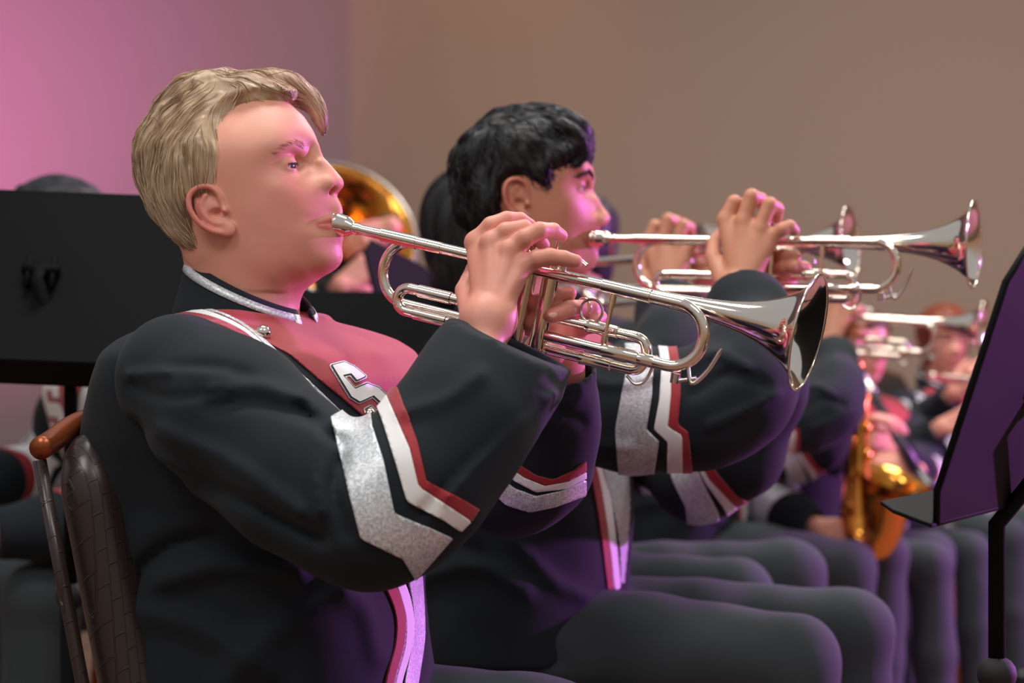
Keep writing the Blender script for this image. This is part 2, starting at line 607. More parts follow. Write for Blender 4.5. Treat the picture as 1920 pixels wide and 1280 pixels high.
def refine(V, T, n=1):
    """split every triangle in four"""
    for _ in range(n):
        e = np.sort(np.concatenate([T[:, [0, 1]], T[:, [1, 2]], T[:, [2, 0]]]), 1)
        u, inv = np.unique(e, axis=0, return_inverse=True)
        inv = inv.reshape(-1)
        m = len(T); k = len(V)
        V = np.vstack([V, (V[u[:, 0]] + V[u[:, 1]]) / 2])
        a, b, c = k + inv[:m], k + inv[m:2 * m], k + inv[2 * m:]
        T = np.concatenate([np.stack(q, 1) for q in ((T[:, 0], a, c), (a, T[:, 1], b), (c, b, T[:, 2]), (a, b, c))])
    return V, T


def polyf(p, poly):
    """signed distance to a polygon, positive inside"""
    poly = np.asarray(poly, float); p = np.asarray(p, float)
    d = np.full(len(p), 1e9); ins = np.zeros(len(p), bool)
    for i in range(len(poly)):
        a, b = poly[i], poly[(i + 1) % len(poly)]
        e = b - a; wv = p - a
        t = np.clip((wv @ e) / max(e @ e, 1e-12), 0, 1)
        d = np.minimum(d, np.hypot(*(wv - t[:, None] * e).T))
        c = (a[1] > p[:, 1]) != (b[1] > p[:, 1])
        with np.errstate(divide='ignore', invalid='ignore'):
            xx = (b[0] - a[0]) * (p[:, 1] - a[1]) / (b[1] - a[1]) + a[0]
        ins ^= c & (p[:, 0] < xx)
    return np.where(ins, d, -d)


def linef(p, line, hw):
    """hw - distance to a polyline (2D or 3D)"""
    line = np.asarray(line, float); d = np.full(len(p), 1e9)
    for i in range(len(line) - 1):
        a, b = line[i], line[i + 1]; e = b - a; wv = p - a
        t = np.clip((wv @ e) / max(e @ e, 1e-12), 0, 1)
        d = np.minimum(d, np.linalg.norm(wv - t[:, None] * e, axis=1))
    return hw - d


def bvh(V, Q):
    return BVHTree.FromPolygons([tuple(v) for v in V], [tuple(map(int, q)) for q in Q])


def decal(tree, polyfn, bbox, step, off):
    """a patch laid on a surface: grid over a picture region, dropped on the mesh, cut to the shape"""
    xs = np.arange(bbox[0], bbox[2] + step, step); ys = np.arange(bbox[1], bbox[3] + step, step)
    pts, ids = [], {}
    V, G = [], []
    o = Vector((0, 0, CZ))
    for i, x in enumerate(xs):
        for j, y in enumerate(ys):
            d = Vector(P(x, y, 1.0)) - o; d.normalize()
            h, n, fi, di = tree.ray_cast(o, d)
            if h is None: continue
            ids[i, j] = len(V); V.append(np.array(h) + off * np.array(n if n.dot(d) < 0 else -n)); G.append((x, y))
    Q = [[ids[i, j], ids[i + 1, j], ids[i + 1, j + 1], ids[i, j + 1]] for (i, j) in ids
         if (i + 1, j) in ids and (i + 1, j + 1) in ids and (i, j + 1) in ids]
    V = np.array(V); G = np.array(G); Q = np.array(Q)[:, ::-1]
    L = np.linalg.norm(V[Q[:, 0]] - V[Q[:, 2]], axis=1)
    Q = Q[L < 4 * np.median(L)]
    return clip(V, Q, polyfn(G))


def rotz(a):
    c, s = math.cos(a), math.sin(a)
    return np.array([[c, -s, 0], [s, c, 0], [0, 0, 1.0]])


def unit(v):
    v = np.asarray(v, float); return v / np.linalg.norm(v)


def smooth01(x, a, b):
    t = np.clip((x - a) / (b - a), 0, 1); return t * t * (3 - 2 * t)


_PERM = np.random.default_rng(3).random((64, 64, 64)).astype(np.float32)


def vnoise(p):
    """smooth value noise on (n,3) points, about -1..1"""
    p = np.asarray(p, float); i = np.floor(p).astype(int); f = p - i; f = f * f * (3 - 2 * f)
    out = 0
    for dx in (0, 1):
        for dy in (0, 1):
            for dz in (0, 1):
                wv = (f[:, 0] if dx else 1 - f[:, 0]) * (f[:, 1] if dy else 1 - f[:, 1]) * (f[:, 2] if dz else 1 - f[:, 2])
                out = out + wv * _PERM[(i[:, 0] + dx) % 64, (i[:, 1] + dy) % 64, (i[:, 2] + dz) % 64]
    return out * 2 - 1

# ------------------------------------------------------------------ heads
class Frame:
    """a head's own axes: s forward, y to its left, z up; origin between the ears"""
    def __init__(f, C, yaw, pitch):
        f.C = np.asarray(C, float)
        cp, sp_ = math.cos(pitch), math.sin(pitch)
        Rp = np.array([[cp, 0, -sp_], [0, 1, 0], [sp_, 0, cp]])
        f.R = rotz(-yaw) @ Rp
    def w(f, V): return np.asarray(V, float) @ f.R.T + f.C
    def l(f, V): return (np.asarray(V, float) - f.C) @ f.R
    def px(f, x, y, v=0.0):
        o = f.l(A3(0, 0, CZ)); d = f.R.T @ (P(x, y, 1.0) - A3(0, 0, CZ))
        t = (v - o[1]) / d[1]; q = o + t * d
        return q[0], q[2]


# half width of a head over its side view (s, z, half width)
FACE_W = [(0, 0, .070), (0, .04, .0745), (0, .08, .069), (0, .11, .048), (-.03, .04, .0745), (-.03, .08, .068), (-.03, 0, .067), (-.03, .105, .047),
          (-.05, -.03, .050), (-.06, .04, .064), (-.06, .08, .053), (-.06, 0, .057), (.03, .04, .0715), (.03, .08, .066), (.03, .105, .045),
          (.05, .05, .0655), (.05, .08, .057), (.07, .072, .050), (.081, .066, .041), (.088, .06, .027), (.068, .052, .0545), (.0845, .0515, .034), (.0905, .050, .014),
          (.050, .032, .0615), (.066, .034, .0465), (.0765, .034, .032), (.080, .034, .019), (.086, .036, .010), (.087, .040, .0105),
          (.094, .025, .0095), (.103, .012, .0095), (.109, .002, .0095), (.102, -.006, .0155), (.095, -.008, .0195), (.088, -.009, .0265), (.090, .008, .0165), (.084, .016, .0255),
          (.0775, .018, .036), (.060, .012, .0575), (.04, .01, .065), (.02, -.005, .068), (.072, -.012, .0475), (.05, -.02, .059), (.080, -.025, .0375),
          (.081, -.039, .0285), (.094, -.028, .0145), (.093, -.050, .0135), (.070, -.045, .043), (.02, -.035, .0625), (.005, -.058, .0555), (.04, -.06, .052), (.06, -.070, .0375),
          (.075, -.075, .0245), (.082, -.062, .022), (.05, -.085, .030), (.02, -.08, .044), (.04, -.04, .0575)]
EAR_HELIX = [(.010, .000, .004), (.013, .016, .007), (.008, .028, .011), (-.004, .0325, .015), (-.015, .027, .019), (-.020, .012, .020), (-.0175, -.006, .0175), (-.010, -.019, .013), (.000, -.027, .008)]
EAR_ANTI = [(.000, .022, .009), (-.0095, .014, .012), (-.011, .001, .0125), (-.006, -.011, .010), (.003, -.016, .008)]


def rbf_fit(pts, val):
    pts = np.asarray(pts, float)
    def ph(r): return np.where(r > 1e-9, r * r * np.log(np.maximum(r, 1e-9)), 0)
    n = len(pts)
    K = ph(np.linalg.norm(pts[:, None] - pts[None], axis=2)) + np.eye(n) * 2e-7
    Pm = np.hstack([np.ones((n, 1)), pts])
    A = np.block([[K, Pm], [Pm.T, np.zeros((3, 3))]])
    c = np.linalg.solve(A, np.concatenate([val, np.zeros(3)]))
    return lambda q: ph(np.linalg.norm(q[:, None] - pts[None], axis=2)) @ c[:n] + c[n] + q @ c[n + 1:]


def head_volume(prof, h, neck=None, eyes=True, ears=True, lids=0.0, mouth=True, ear_scale=1.0, nose=(0, 0)):
    """prof: closed side outline (s, z). neck: list of ((s,y,z), radius) in head axes."""
    prof = np.asarray(prof, float)
    lo = [-.125, -.098, -.155]; hi = [.128, .098, .155]
    v = Vol(lo, hi, h)
    cl = np.vstack([prof, prof[:1]]); out = []
    for i in range(len(prof)):
        n = max(1, int(np.linalg.norm(cl[i + 1] - cl[i]) / .008))
        out += [cl[i] + (cl[i + 1] - cl[i]) * t for t in np.linspace(0, 1, n, endpoint=False)]
    cont = np.array(out)
    fw = np.array(FACE_W)
    nz_ = (fw[:, 0] > .0865) & (fw[:, 1] > -.02) & (fw[:, 1] < .03)
    fw[nz_, 0] += nose[0]; fw[nz_, 1] += nose[1]
    keep = polyf(fw[:, :2], prof) > 0.0025
    fw = fw[keep]
    fit = rbf_fit(np.vstack([cont, fw[:, :2]]), np.concatenate([np.zeros(len(cont)), fw[:, 2] ** 2]))
    S_, Z_ = np.meshgrid(v.ax[0], v.ax[2], indexing='ij')
    q = np.stack([S_.ravel(), Z_.ravel()], 1).astype(float)
    W2 = fit(q); pd = polyf(q, prof)
    W2 = np.where(pd > 0, np.maximum(W2, pd * 0.006), np.minimum(-0.05 * -pd, 0))
    W2 = np.where(pd <= 0, pd * 0.05, W2).reshape(S_.shape).astype(np.float32)
    Fv = (v.ax[1] ** 2)[None, :, None] - W2[:, None, :]
    g = np.gradient(Fv, h)
    gn = np.sqrt(g[0] ** 2 + g[1] ** 2 + g[2] ** 2)
    v.D = np.clip(Fv / np.maximum(gn, 0.012), -.05, .05).astype(np.float32)
    base = v.D.copy()
    if neck:
        v.chain([n[0] for n in neck], [n[1] for n in neck], k=.03)
    for sg in (-1, 1):
        # nose wing, nostril
        nd = A3(nose[0], 0, nose[1])
        v.ell(nd + A3(.0925, sg * .0125, -.0045), (.0105, .0060, .0078), k=.006)
        v.ell(nd + A3(.0975, sg * .0095, -.0115), (.0070, .0036, .0042), k=.002, mode='-', R=[[.90, 0, .43], [0, 1, 0], [-.43, 0, .90]])
        if eyes:
            c = A3(.0655, sg * .0315, .034)
            v.ell(c + A3(.0125, 0, .001), (.0065, .0145, .0090), k=.009, mode='-')
            v.ell(c, .0141, k=.003)
            # slit between the lids
            tilt = lids
            v.ell(c + A3(.0125, sg * .0014, -.0008 - .0024 * tilt), (.0095, .0128, .0042 * (1 - .42 * tilt)), k=.0008, mode='-')
        if ears:
            e1 = unit((-.20, 0, 1)); e2 = unit((1, 0, .20)); e3 = A3(0, sg, 0)
            o = A3(-.012, sg * .0685, .004)
            f = lambda p: o + ear_scale * (e2 * p[0] + e1 * p[1] + e3 * p[2])
            R = np.array([e2 * .93 - e3 * .36, e1, e3 * .93 + e2 * .36])
            v.ell(f((-.005, .004, .007)), A3(.015, .0285, .0042) * ear_scale, k=.004, R=R)
            v.ell(f((.004, -.023, .006)), A3(.0085, .0095, .0042) * ear_scale, k=.004, R=R)
            v.ell(f((.001, -.001, .0125)), A3(.0085, .0115, .0055) * ear_scale, k=.003, mode='-')
            v.ell(f((-.003, .020, .0145)), A3(.0075, .0075, .0045) * ear_scale, k=.003, mode='-')
            v.chain([f(p) for p in cubic(EAR_HELIX, 3)], .0034 * ear_scale, k=.0025)
            v.chain([f(p) for p in cubic(EAR_ANTI, 3)], .0026 * ear_scale, k=.003)
            v.ell(f((.011, -.004, .0065)), A3(.0035, .0055, .004) * ear_scale, k=.003)
    if mouth:
        up = cubic([(.080, -.027, -.0395), (.0915, -.015, -.0365), (.0965, 0, -.0365), (.0915, .015, -.0365), (.080, .027, -.0395)], 4)
        lw = cubic([(.080, -.026, -.0405), (.0895, -.015, -.0455), (.0940, 0, -.0470), (.0895, .015, -.0455), (.080, .026, -.0405)], 4)
        v.chain(up, [.0012] + [.0027] * (len(up) - 2) + [.0012], k=.005)
        v.chain(lw, [.0012] + [.0030] * (len(lw) - 2) + [.0012], k=.005)
        mid = cubic([(.0815, -.0285, -.0400), (.0945, -.015, -.0408), (.1000, 0, -.0415), (.0945, .015, -.0408), (.0815, .0285, -.0400)], 4)
        v.chain(mid, [.0004, .0006] + [.0009] * (len(mid) - 4) + [.0006, .0004], k=.0015, mode='-')
    v.base = base
    return v


def head_red(V, nose=(0, 0), amount=1.0):
    """where skin is redder: lips, ears, cheeks, nose"""
    ay = np.abs(V[:, 1]); sy = np.stack([V[:, 0], ay, V[:, 2]], 1)
    up = cubic([(.081, .027, -.0395), (.0925, .015, -.0372), (.0985, 0, -.0375)], 4)
    lw = cubic([(.081, .026, -.0405), (.0905, .015, -.0450), (.0960, 0, -.0468)], 4)
    d = np.maximum(linef(sy, up, .0052), linef(sy, lw, .0056))
    r = smooth01(d, 0, .0020) * 0.70
    g = lambda c, s: np.exp(-(np.linalg.norm(sy - np.asarray(c), axis=1) / s) ** 2)
    r = np.maximum(r, 0.42 * g((.072, .045, -.004), .028))
    r = np.maximum(r, 0.40 * g((.108, 0, .002), .014))
    r = np.maximum(r, 0.55 * smooth01(ay, .074, .085) * (V[:, 0] < .02))
    r = np.maximum(r, 0.9 * g((.0965 + nose[0], .0095, -.0105 + nose[1]), .0058))
    r = np.maximum(r, 0.45 * g((.072, .033, .031), .011))
    return r * amount


def strands(tree, roots, guides, n, length, r0, seg=9, lift=(0.0, .002), wob=.25, wfreq=60, seed=1, clump=0.0, wave=0.0, wavef=120, side=3):
    """hairs that follow the surface: guides are (position, direction) in head axes, mirrored over y"""
    rng = np.random.default_rng(seed)
    gp = np.array([g[0] for g in guides], float); gd = np.array([unit(g[1]) for g in guides], float)
    pick = roots[rng.integers(0, len(roots), n)]
    Vs, Fs, Ts, nv = [], [], [], 0
    for i in range(n):
        p = pick[i].copy(); sg = 1.0 if p[1] >= 0 else -1.0
        L = length * rng.uniform(.6, 1.15); step = L / seg
        lf = rng.uniform(*lift); ph = rng.uniform(0, 6.28) if clump <= 0 else float(vnoise(pick[i:i + 1] * 90)[0]) * 4
        pts, nr = [], []
        prev = None
        for k in range(seg + 1):
            loc, nn, fi, di = tree.find_nearest(Vector(p))
            loc = np.array(loc); nn = np.array(nn)
            taper = 1 - abs(2 * k / seg - 1) ** 3
            pts.append(loc + nn * (lf * (0.35 + .65 * taper) )); nr.append(nn)
            q = A3(loc[0], abs(loc[1]), loc[2])
            wgt = 1.0 / (np.sum((gp - q) ** 2 * A3(1, .6, 1), 1) + 2e-4) ** 2
            d = (gd * wgt[:, None]).sum(0); d = d * A3(1, sg, 1)
            nz = A3(*[float(vnoise((loc * wfreq + 17 * a + (i % 7) * .13)[None])[0]) for a in (1, 2, 3)])
            d = unit(d) + wob * nz
            if wave: d = d + wave * math.sin(wavef * (k * step) + ph) * np.cross(nn, unit(d))
            d = d - nn * (d @ nn); d = d / max(np.linalg.norm(d), 1e-6)
            if prev is not None: d = unit(d * .6 + prev * .4)
            prev = d
            p = loc + d * step
        pts = np.array(pts); nr = np.array(nr)
        t = np.gradient(pts, axis=0); t /= np.maximum(np.linalg.norm(t, axis=1, keepdims=True), 1e-9)
        a = np.cross(t, nr); a /= np.maximum(np.linalg.norm(a, axis=1, keepdims=True), 1e-9); b = np.cross(t, a)
        u = np.linspace(0, 1, seg + 1)
        rr = r0 * rng.uniform(.6, 1.3) * np.clip(np.minimum(u / .18, (1 - u) / .35), .12, 1)
        ring = [pts + rr[:, None] * (math.cos(x) * a + math.sin(x) * b) for x in np.arange(side) * 2 * math.pi / side]
        V = np.stack(ring, 1).reshape(-1, 3)
        Vs.append(V); Ts.append(np.full(len(V), np.clip(rng.normal(.5, .24), 0, 1)))
        for k in range(seg):
            for j in range(side):
                j2 = (j + 1) % side
                Fs.append([nv + k * side + j, nv + k * side + j2, nv + (k + 1) * side + j2, nv + (k + 1) * side + j])
        nv += len(V)
    return np.concatenate(Vs), Fs, np.concatenate(Ts)


def hair_volume(hv, region, tmax, extra=None, bump=.002, bf=70, rate=1.0, seed=0.0):
    """hair mass grown out of the head volume inside a side-view region (s, z)"""
    h = hv.h * 1.25
    v = Vol(hv.lo - .022, hv.lo + hv.h * (hv.n - 1) + .022, h)
    ii = [np.clip(np.round((v.ax[i] - hv.lo[i]) / hv.h).astype(int), 0, hv.n[i] - 1) for i in range(3)]
    base = hv.base[np.ix_(*ii)].copy()
    # distance beyond the head volume's own box
    S_, Z_ = np.meshgrid(v.ax[0], v.ax[2], indexing='ij')
    q = np.stack([S_.ravel(), Z_.ravel()], 1).astype(float)
    pd = polyf(q, region).reshape(S_.shape)
    tm = tmax(S_, Z_)
    T = np.clip(pd * rate - .0015, -.008, tm)
    X, Y, Z = np.meshgrid(*v.ax, indexing='ij')
    pts = np.stack([X.ravel(), Y.ravel(), Z.ravel()], 1)
    near = np.abs(base.ravel()) < .035
    nb = np.zeros(len(pts), np.float32)
    nb[near] = (vnoise(pts[near] * [bf * .8, bf, bf * .45] + seed) * .7 + vnoise(pts[near] * [bf * 2, bf * 2, bf] + 9 + seed) * .3) * bump
    v.D = (base - T[:, None, :] - nb.reshape(base.shape) * np.clip(T[:, None, :] / .006, 0, 1)).astype(np.float32)
    if extra: extra(v)
    return v

# ------------------------------------------------------------------ trumpets
BELL_XR = [(.245, .0061), (.30, .0066), (.34, .0072), (.38, .0081), (.41, .0092), (.44, .0112), (.465, .0142), (.485, .0182), (.502, .0232), (.516, .0292),
           (.527, .0354), (.535, .0411), (.5395, .0455), (.543, .0494), (.546, .0534), (.5485, .0572), (.5500, .0605)]


def trumpet(label, mouth, bell, roll=0.0, group='silver trumpets held by the row of players', tone='silver'):
    """x runs from the mouthpiece rim to the bell, y to the player's left, z up"""
    mouth, bell = np.asarray(mouth, float), np.asarray(bell, float)
    L = .55; f = unit(bell - mouth); sc = np.linalg.norm(bell - mouth) / L
    l = unit(np.cross(A3(0, 0, 1), f)); u = np.cross(f, l)
    l, u = l * math.cos(roll) + u * math.sin(roll), u * math.cos(roll) - l * math.sin(roll)
    root = empty('trumpet'); tag(root, label, 'trumpet', group)
    sv, st = M['silver'], M['silver_satin']
    root.matrix_world = Matrix(((*(f * sc)[:1], (l * sc)[0], (u * sc)[0], mouth[0]), ((f * sc)[1], (l * sc)[1], (u * sc)[1], mouth[1]),
                                ((f * sc)[2], (l * sc)[2], (u * sc)[2], mouth[2]), (0, 0, 0, 1)))
    ly, by = -.0135, .0150           # leadpipe side, bell side
    V, Fc = lathe([(.003, .0085), (0, .0100), (-.0008, .0122), (.0015, .0136), (.006, .0138), (.0085, .0128), (.010, .0134), (.013, .0134), (.015, .0124), (.021, .0118), (.026, .0098),
                   (.030, .0072), (.033, .0060), (.036, .0068), (.039, .0060), (.043, .0056), (.072, .0062), (.088, .0060)], 36)
    V[:, 1] += ly
    mk('mouthpiece', V, Fc, sv, root)
    V, Fc = lathe([(.066, .0056), (.067, .0072), (.110, .0074), (.1105, .0067), (.140, .0067), (.1405, .0060), (.405, .0060)], 24); V[:, 1] += ly
    g = Geo().put(V, Fc)
    V, Fc = lathe([(.330, .0060), (.331, .0073), (.385, .0073), (.386, .0060)], 24); V[:, 1] += ly; g.put(V, Fc)
    lead = g.build('leadpipe', sv, root)
    # tuning slide
    zs, ra = -.066, .033
    arc = [(.400, ly, 0)] + [(.418 + ra * math.sin(t), ly, -ra + ra * math.cos(t)) for t in np.linspace(0, math.pi, 18)] + [(.400, ly, zs)]
    g = Geo().put(*tube(arc, .0062, 20)).put(*tube([(.400, ly, zs), (.278, ly * .6, zs)], .0060, 18))
    V, Fc = lathe([(.345, .006), (.346, .0073), (.385, .0073), (.386, .0064), (.403, .0066), (.404, .006)], 22); V[:, 1] += ly; V[:, 2] += zs; g.put(V, Fc)
    sl = g.build('tuning_slide', sv, root)
    k = Geo().put(*tube(cubic([(.440, ly, zs + .006), (.449, ly - .002, zs - .012), (.462, ly, zs + .004), (.472, ly, zs + .030)], 5), [.0022] * 5 + [.0024] * 5 + [.0022] * 5 + [.0012], 10))
    k.put(*tube([(.430, ly, zs - .006), (.430, ly, zs - .016)], .0050, 12)).put(*tube([(.430, ly, zs - .014), (.452, ly, zs - .006)], .0024, 10))
    k.build('water_key', st, sl)
    # bell with its bow
    bow, zb, cxb = .035, -.072, .098
    bz = -.001
    pa = [(.245, by, bz), (.16, by, bz)] + [(cxb - bow * math.sin(t), by, bz - bow + bow * math.cos(t)) for t in np.linspace(0, math.pi, 20)] + [(.15, by, bz - 2 * bow), (.212, by * .55, bz - 2 * bow)]
    pb = [tuple(x for x in (a, by, bz)) for a, r in BELL_XR]
    path = pa[::-1] + pb[1:]
    rad = [.0059] * len(pa) + [r for a, r in BELL_XR[1:]]
    g = Geo().put(*tube(path, rad, 56, cap=False))
    ring = [(.5500 + .0014 * math.cos(t), .0605 + .0014 * math.sin(t)) for t in np.linspace(-2.2, 2.6, 9)]
    V, Fc = lathe(ring, 56); V[:, 1] += by; V[:, 2] += bz; g.put(V, Fc)
    V, Fc = lathe([(x - .0004, max(r - .0008, .002)) for x, r in BELL_XR[4:]][::-1], 56); V[:, 1] += by; V[:, 2] += bz; g.put(V, Fc)
    g.build('bell', sv, root)
    # valves
    for i, x in enumerate((.213, .240, .267)):
        V, Fc = lathe([(-.098, .004), (-.100, .006), (-.094, .0085), (-.091, .0088), (-.0905, .0108), (-.083, .0108), (-.082, .0098), (.008, .0098), (.009, .0110), (.018, .0110), (.019, .0090), (.024, .0075), (.025, .003)], 24, True)
        W = np.stack([V[:, 1] + x, V[:, 2], V[:, 0]], 1)
        c = mk('valve', W, [q[::-1] for q in Fc], sv, root)
        up = .043 if i == 2 else (.034 if i == 1 else .030)
        V, Fc = lathe([(.020, .0026), (up - .006, .0026), (up - .004, .0070), (up - .001, .0082), (up + .001, .0080), (up + .0015, .0062), (up + .001, .0010)], 20, True)
        W = np.stack([V[:, 1] + x, V[:, 2], V[:, 0]], 1)
        mk('valve_button', W, [q[::-1] for q in Fc], sv, c)
    # valve slides
    r1 = .0125; y1 = ly - .004; zt, zl = -.050, -.050 - 2 * r1
    arc = [(.205, y1, zt), (.118, y1, zt)] + [(.115 - r1 * math.sin(t), y1, zt - r1 + r1 * math.cos(t)) for t in np.linspace(0, math.pi, 12)] + [(.118, y1, zl), (.205, y1, zl)]
    g = Geo().put(*tube(arc, .0058, 18))
    for z in (zt, zl):
        V, Fc = lathe([(.125, .0058), (.126, .0068), (.165, .0068), (.166, .0058)], 18); V[:, 1] += y1; V[:, 2] += z; g.put(V, Fc)
    g.build('first_valve_slide', sv, root)
    y3 = .004
    arc = [(.275, y3, -.046), (.375, y3, -.046), (.383, y3, -.048), (.388, y3, -.058), (.388, y3, -.070), (.383, y3, -.079), (.375, y3, -.081), (.275, y3, -.081)]
    g = Geo().put(*tube(fillet(arc, .006, 4), .0056, 16))
    for z in (-.046, -.081):
        V, Fc = lathe([(.315, .0056), (.316, .0070), (.322, .0070), (.3225, .0066), (.352, .0066), (.353, .0056)], 18); V[:, 1] += y3; V[:, 2] += z; g.put(V, Fc)
    t3 = g.build('third_valve_slide', sv, root)
    rg = [(.318 + .0125 * math.cos(t), y3, -.030 + .0125 * math.sin(t)) for t in np.linspace(0, 2 * math.pi, 24)]
    mk('finger_ring', *tube(rg, .0016, 8), st, t3)
    mk('water_key', *tube(cubic([(.372, y3, -.088), (.384, y3 - .002, -.094), (.394, y3, -.086), (.400, y3, -.060)], 5), .0018, 8), st, t3)
    g = Geo().put(*tube(cubic([(.284, ly, .005), (.287, ly - .002, .018), (.297, ly - .002, .022), (.309, ly - .001, .017)], 5), .0022, 8, squash=1.6))
    g.build('finger_hook', st, root)
    # braces
    g = Geo()
    for x, z0, z1 in ((.345, -.004, -.062),):
        g.put(*tube([(x, ly, z0), (x, ly, z1)], .0024, 12)).put(*tube([(x, ly, -.008), (x, ly, -.020)], .0036, 12)).put(*tube([(x, ly, -.050), (x, ly, -.060)], .0036, 12))
    mk('brace', np.concatenate(g.V), g.F, sv, root)
    for x in (.165, .365):
        mk('brace', *tube([(x, ly, 0), (x, by, bz)], .0022, 10), sv, root)
    for o in list(root.children) + [q for c in root.children for q in c.children]:
        m = o.modifiers.new('crisp_edges', 'EDGE_SPLIT'); m.split_angle = math.radians(42)
    bpy.context.view_layer.update()
    return root

# ------------------------------------------------------------------ uniforms
def folds(v, lines, lo=None, hi=None, ydir=None):
    """raised or sunk creases: (picture polyline, width px, height m) on the volume's surface"""
    D = v.D
    near = np.argwhere(np.abs(D) < .03)
    p = v.lo + v.h * near
    q = pxs(p)
    dd = np.zeros(len(p))
    for ln, wd, ht in lines:
        d = -linef(q, cubic(ln, 4), 0)
        dd += ht * np.exp(-(d / wd) ** 2)
    D[tuple(near.T)] -= dd.astype(np.float32)


def ripple(v, amp, f, seed=0.0, axis=None):
    D = v.D
    near = np.argwhere(np.abs(D) < .03)
    p = v.lo + v.h * near
    if axis is not None:
        a = unit(axis); p = p - np.outer(p @ a, a) * .65
    D[tuple(near.T)] += (amp * (vnoise(p * f + seed) + .4 * vnoise(p * f * 2.3 + seed + 5))).astype(np.float32)


def sleeve_volume(pts, rad, h=.0045, cuff=.05, wall=.006, kj=.05):
    pts = [np.asarray(p, float) for p in pts]
    m = max(rad) + .03
    v = Vol(np.min(pts, 0) - m, np.max(pts, 0) + m, h)
    v.chain(pts, rad, kj=kj)
    return v


def cut_cuff(v, wrist, dirn, r_in, depth=.06):
    """flat, hollow sleeve end at wrist, opening along dirn"""
    d = unit(dirn); wv = np.asarray(wrist, float)
    m = .14
    sl, X, Y, Z = v.sub(wv - m, wv + m)
    s = (X - wv[0]) * d[0] + (Y - wv[1]) * d[1] + (Z - wv[2]) * d[2]
    rad2 = np.maximum((X - wv[0]) ** 2 + (Y - wv[1]) ** 2 + (Z - wv[2]) ** 2 - s * s, 0)
    loc = np.where(np.sqrt(rad2) < .115, s, -1)
    v.D[sl] = np.maximum(v.D[sl], loc.astype(np.float32))
    v.cone(wv - d * depth, wv + d * .05, r_in * .9, r_in, k=.004, mode='-')


def largest(V, T):
    """the biggest connected piece of a triangle mesh"""
    if not len(V): return V, T
    lab = np.arange(len(V))
    while True:
        m = lab[T].min(1); new = lab.copy()
        for i in range(3): np.minimum.at(new, T[:, i], m)
        new = new[new]
        if (new == lab).all(): break
        lab = new
    r, n = np.unique(lab[T[:, 0]], return_counts=True)
    big = [c for c, k in zip(r, n) if k > .15 * n.max()]          # of the big pieces the one on the near side
    T = T[lab[T[:, 0]] == min(big, key=lambda c: V[lab == c][:, 1].mean())]
    u, inv = np.unique(T, return_inverse=True)
    return V[u], inv.reshape(T.shape)


def patch(name, V, Q, f, mat, parent, t=.0022):
    N = None
    cv, ct = largest(*clip(V, Q, f))
    if not len(cv): return None
    o = mk(name, cv, ct, mat, parent)
    return solid(o, t)


def finger(v, pts, r, k=.0045):
    v.chain(pts, r, k=k, kj=.002)


def legs(v, hips, knees, ankles, rt=.078, rk=.062, ra=.052):
    for hp, kn, an in zip(hips, knees, ankles):
        hp, kn, an = map(lambda q: np.asarray(q, float), (hp, kn, an))
        v.chain([hp, hp * .5 + kn * .5 + A3(0, 0, .004), kn], [rt + .006, rt, rk], k=.03, kj=.02)
        v.chain([kn, kn * .45 + an * .55, an], [rk, rk * .92, ra], k=.02, kj=.02)


def shoe(parent, ankle, yaw, mat):
    """a leather shoe under an ankle"""
    a = np.asarray(ankle, float); f = A3(math.cos(yaw), -math.sin(yaw), 0)
    v = Vol(a - A3(.17, .17, a[2] + .01), a + A3(.25, .22, .06), .006)
    g = A3(a[0], a[1], 0)
    v.chain([g - f * .05 + A3(0, 0, .04), g + f * .06 + A3(0, 0, .038), g + f * .15 + A3(0, 0, .03)], [.040, .042, .034], kj=.02)
    v.chain([a + A3(0, 0, .0), g + A3(0, 0, .05)], [.038, .038], k=.02)
    sl, X, Y, Z = v.sub(a - 1, a + 1)
    v.D[sl] = np.maximum(v.D[sl], .002 - Z)
    V, Q = v.mesh(relax=2)
    return mk('shoe', V, Q, mat, parent)


def join_parts(*vq):
    g = Geo()
    for V, Q in vq: g.put(V, Q)
    return np.concatenate(g.V), g.F


def eyes_for(fr, parent, gaze, iris, sides=(-1, 1)):
    for sg in sides:
        c = A3(.0655, sg * .0315, .034)
        V, Fc = sphere((0, 0, 0), .0123, 28, 18)
        m = eye_mat(iris)
        Vr = V @ look_rows(gaze)
        o = mk('eye', fr.w(Vr + c), Fc, m, parent, attrs={'iris': np.arccos(np.clip(V[:, 0] / .0123, -1, 1))})


def look_rows(g):
    f = unit(g); l = unit(np.cross(A3(0, 0, 1), f)); u = np.cross(f, l)
    return np.array([f, l, u])


_EYE = {}


def eye_mat(iris):
    if iris in _EYE: return _EYE[iris]
    m = newmat('eye_' + iris, (1, 1, 1, 1), .12)
    nt, b = nodes(m)
    a = add(nt, 'Attribute', attribute_name='iris')
    r = add(nt, 'ValToRGB'); r.color_ramp.interpolation = 'LINEAR'
    e = r.color_ramp.elements
    col = {'blue': rgb(66, 78, 82), 'brown': rgb(58, 36, 24)}[iris]
    e[0].position = 0.0; e[0].color = rgb(8, 8, 8)
    e[1].position = 0.19; e[1].color = rgb(8, 8, 8)
    for ps, c in ((.22, col), (.44, col), (.49, rgb(40, 36, 36)), (.53, rgb(206, 192, 186)), (1.0, rgb(206, 188, 180))):
        n = e.new(ps); n.color = c
    nt.links.new(a.outputs['Fac'], r.inputs[0]); nt.links.new(r.outputs[0], b.inputs['Base Color'])
    _EYE[iris] = m
    return m


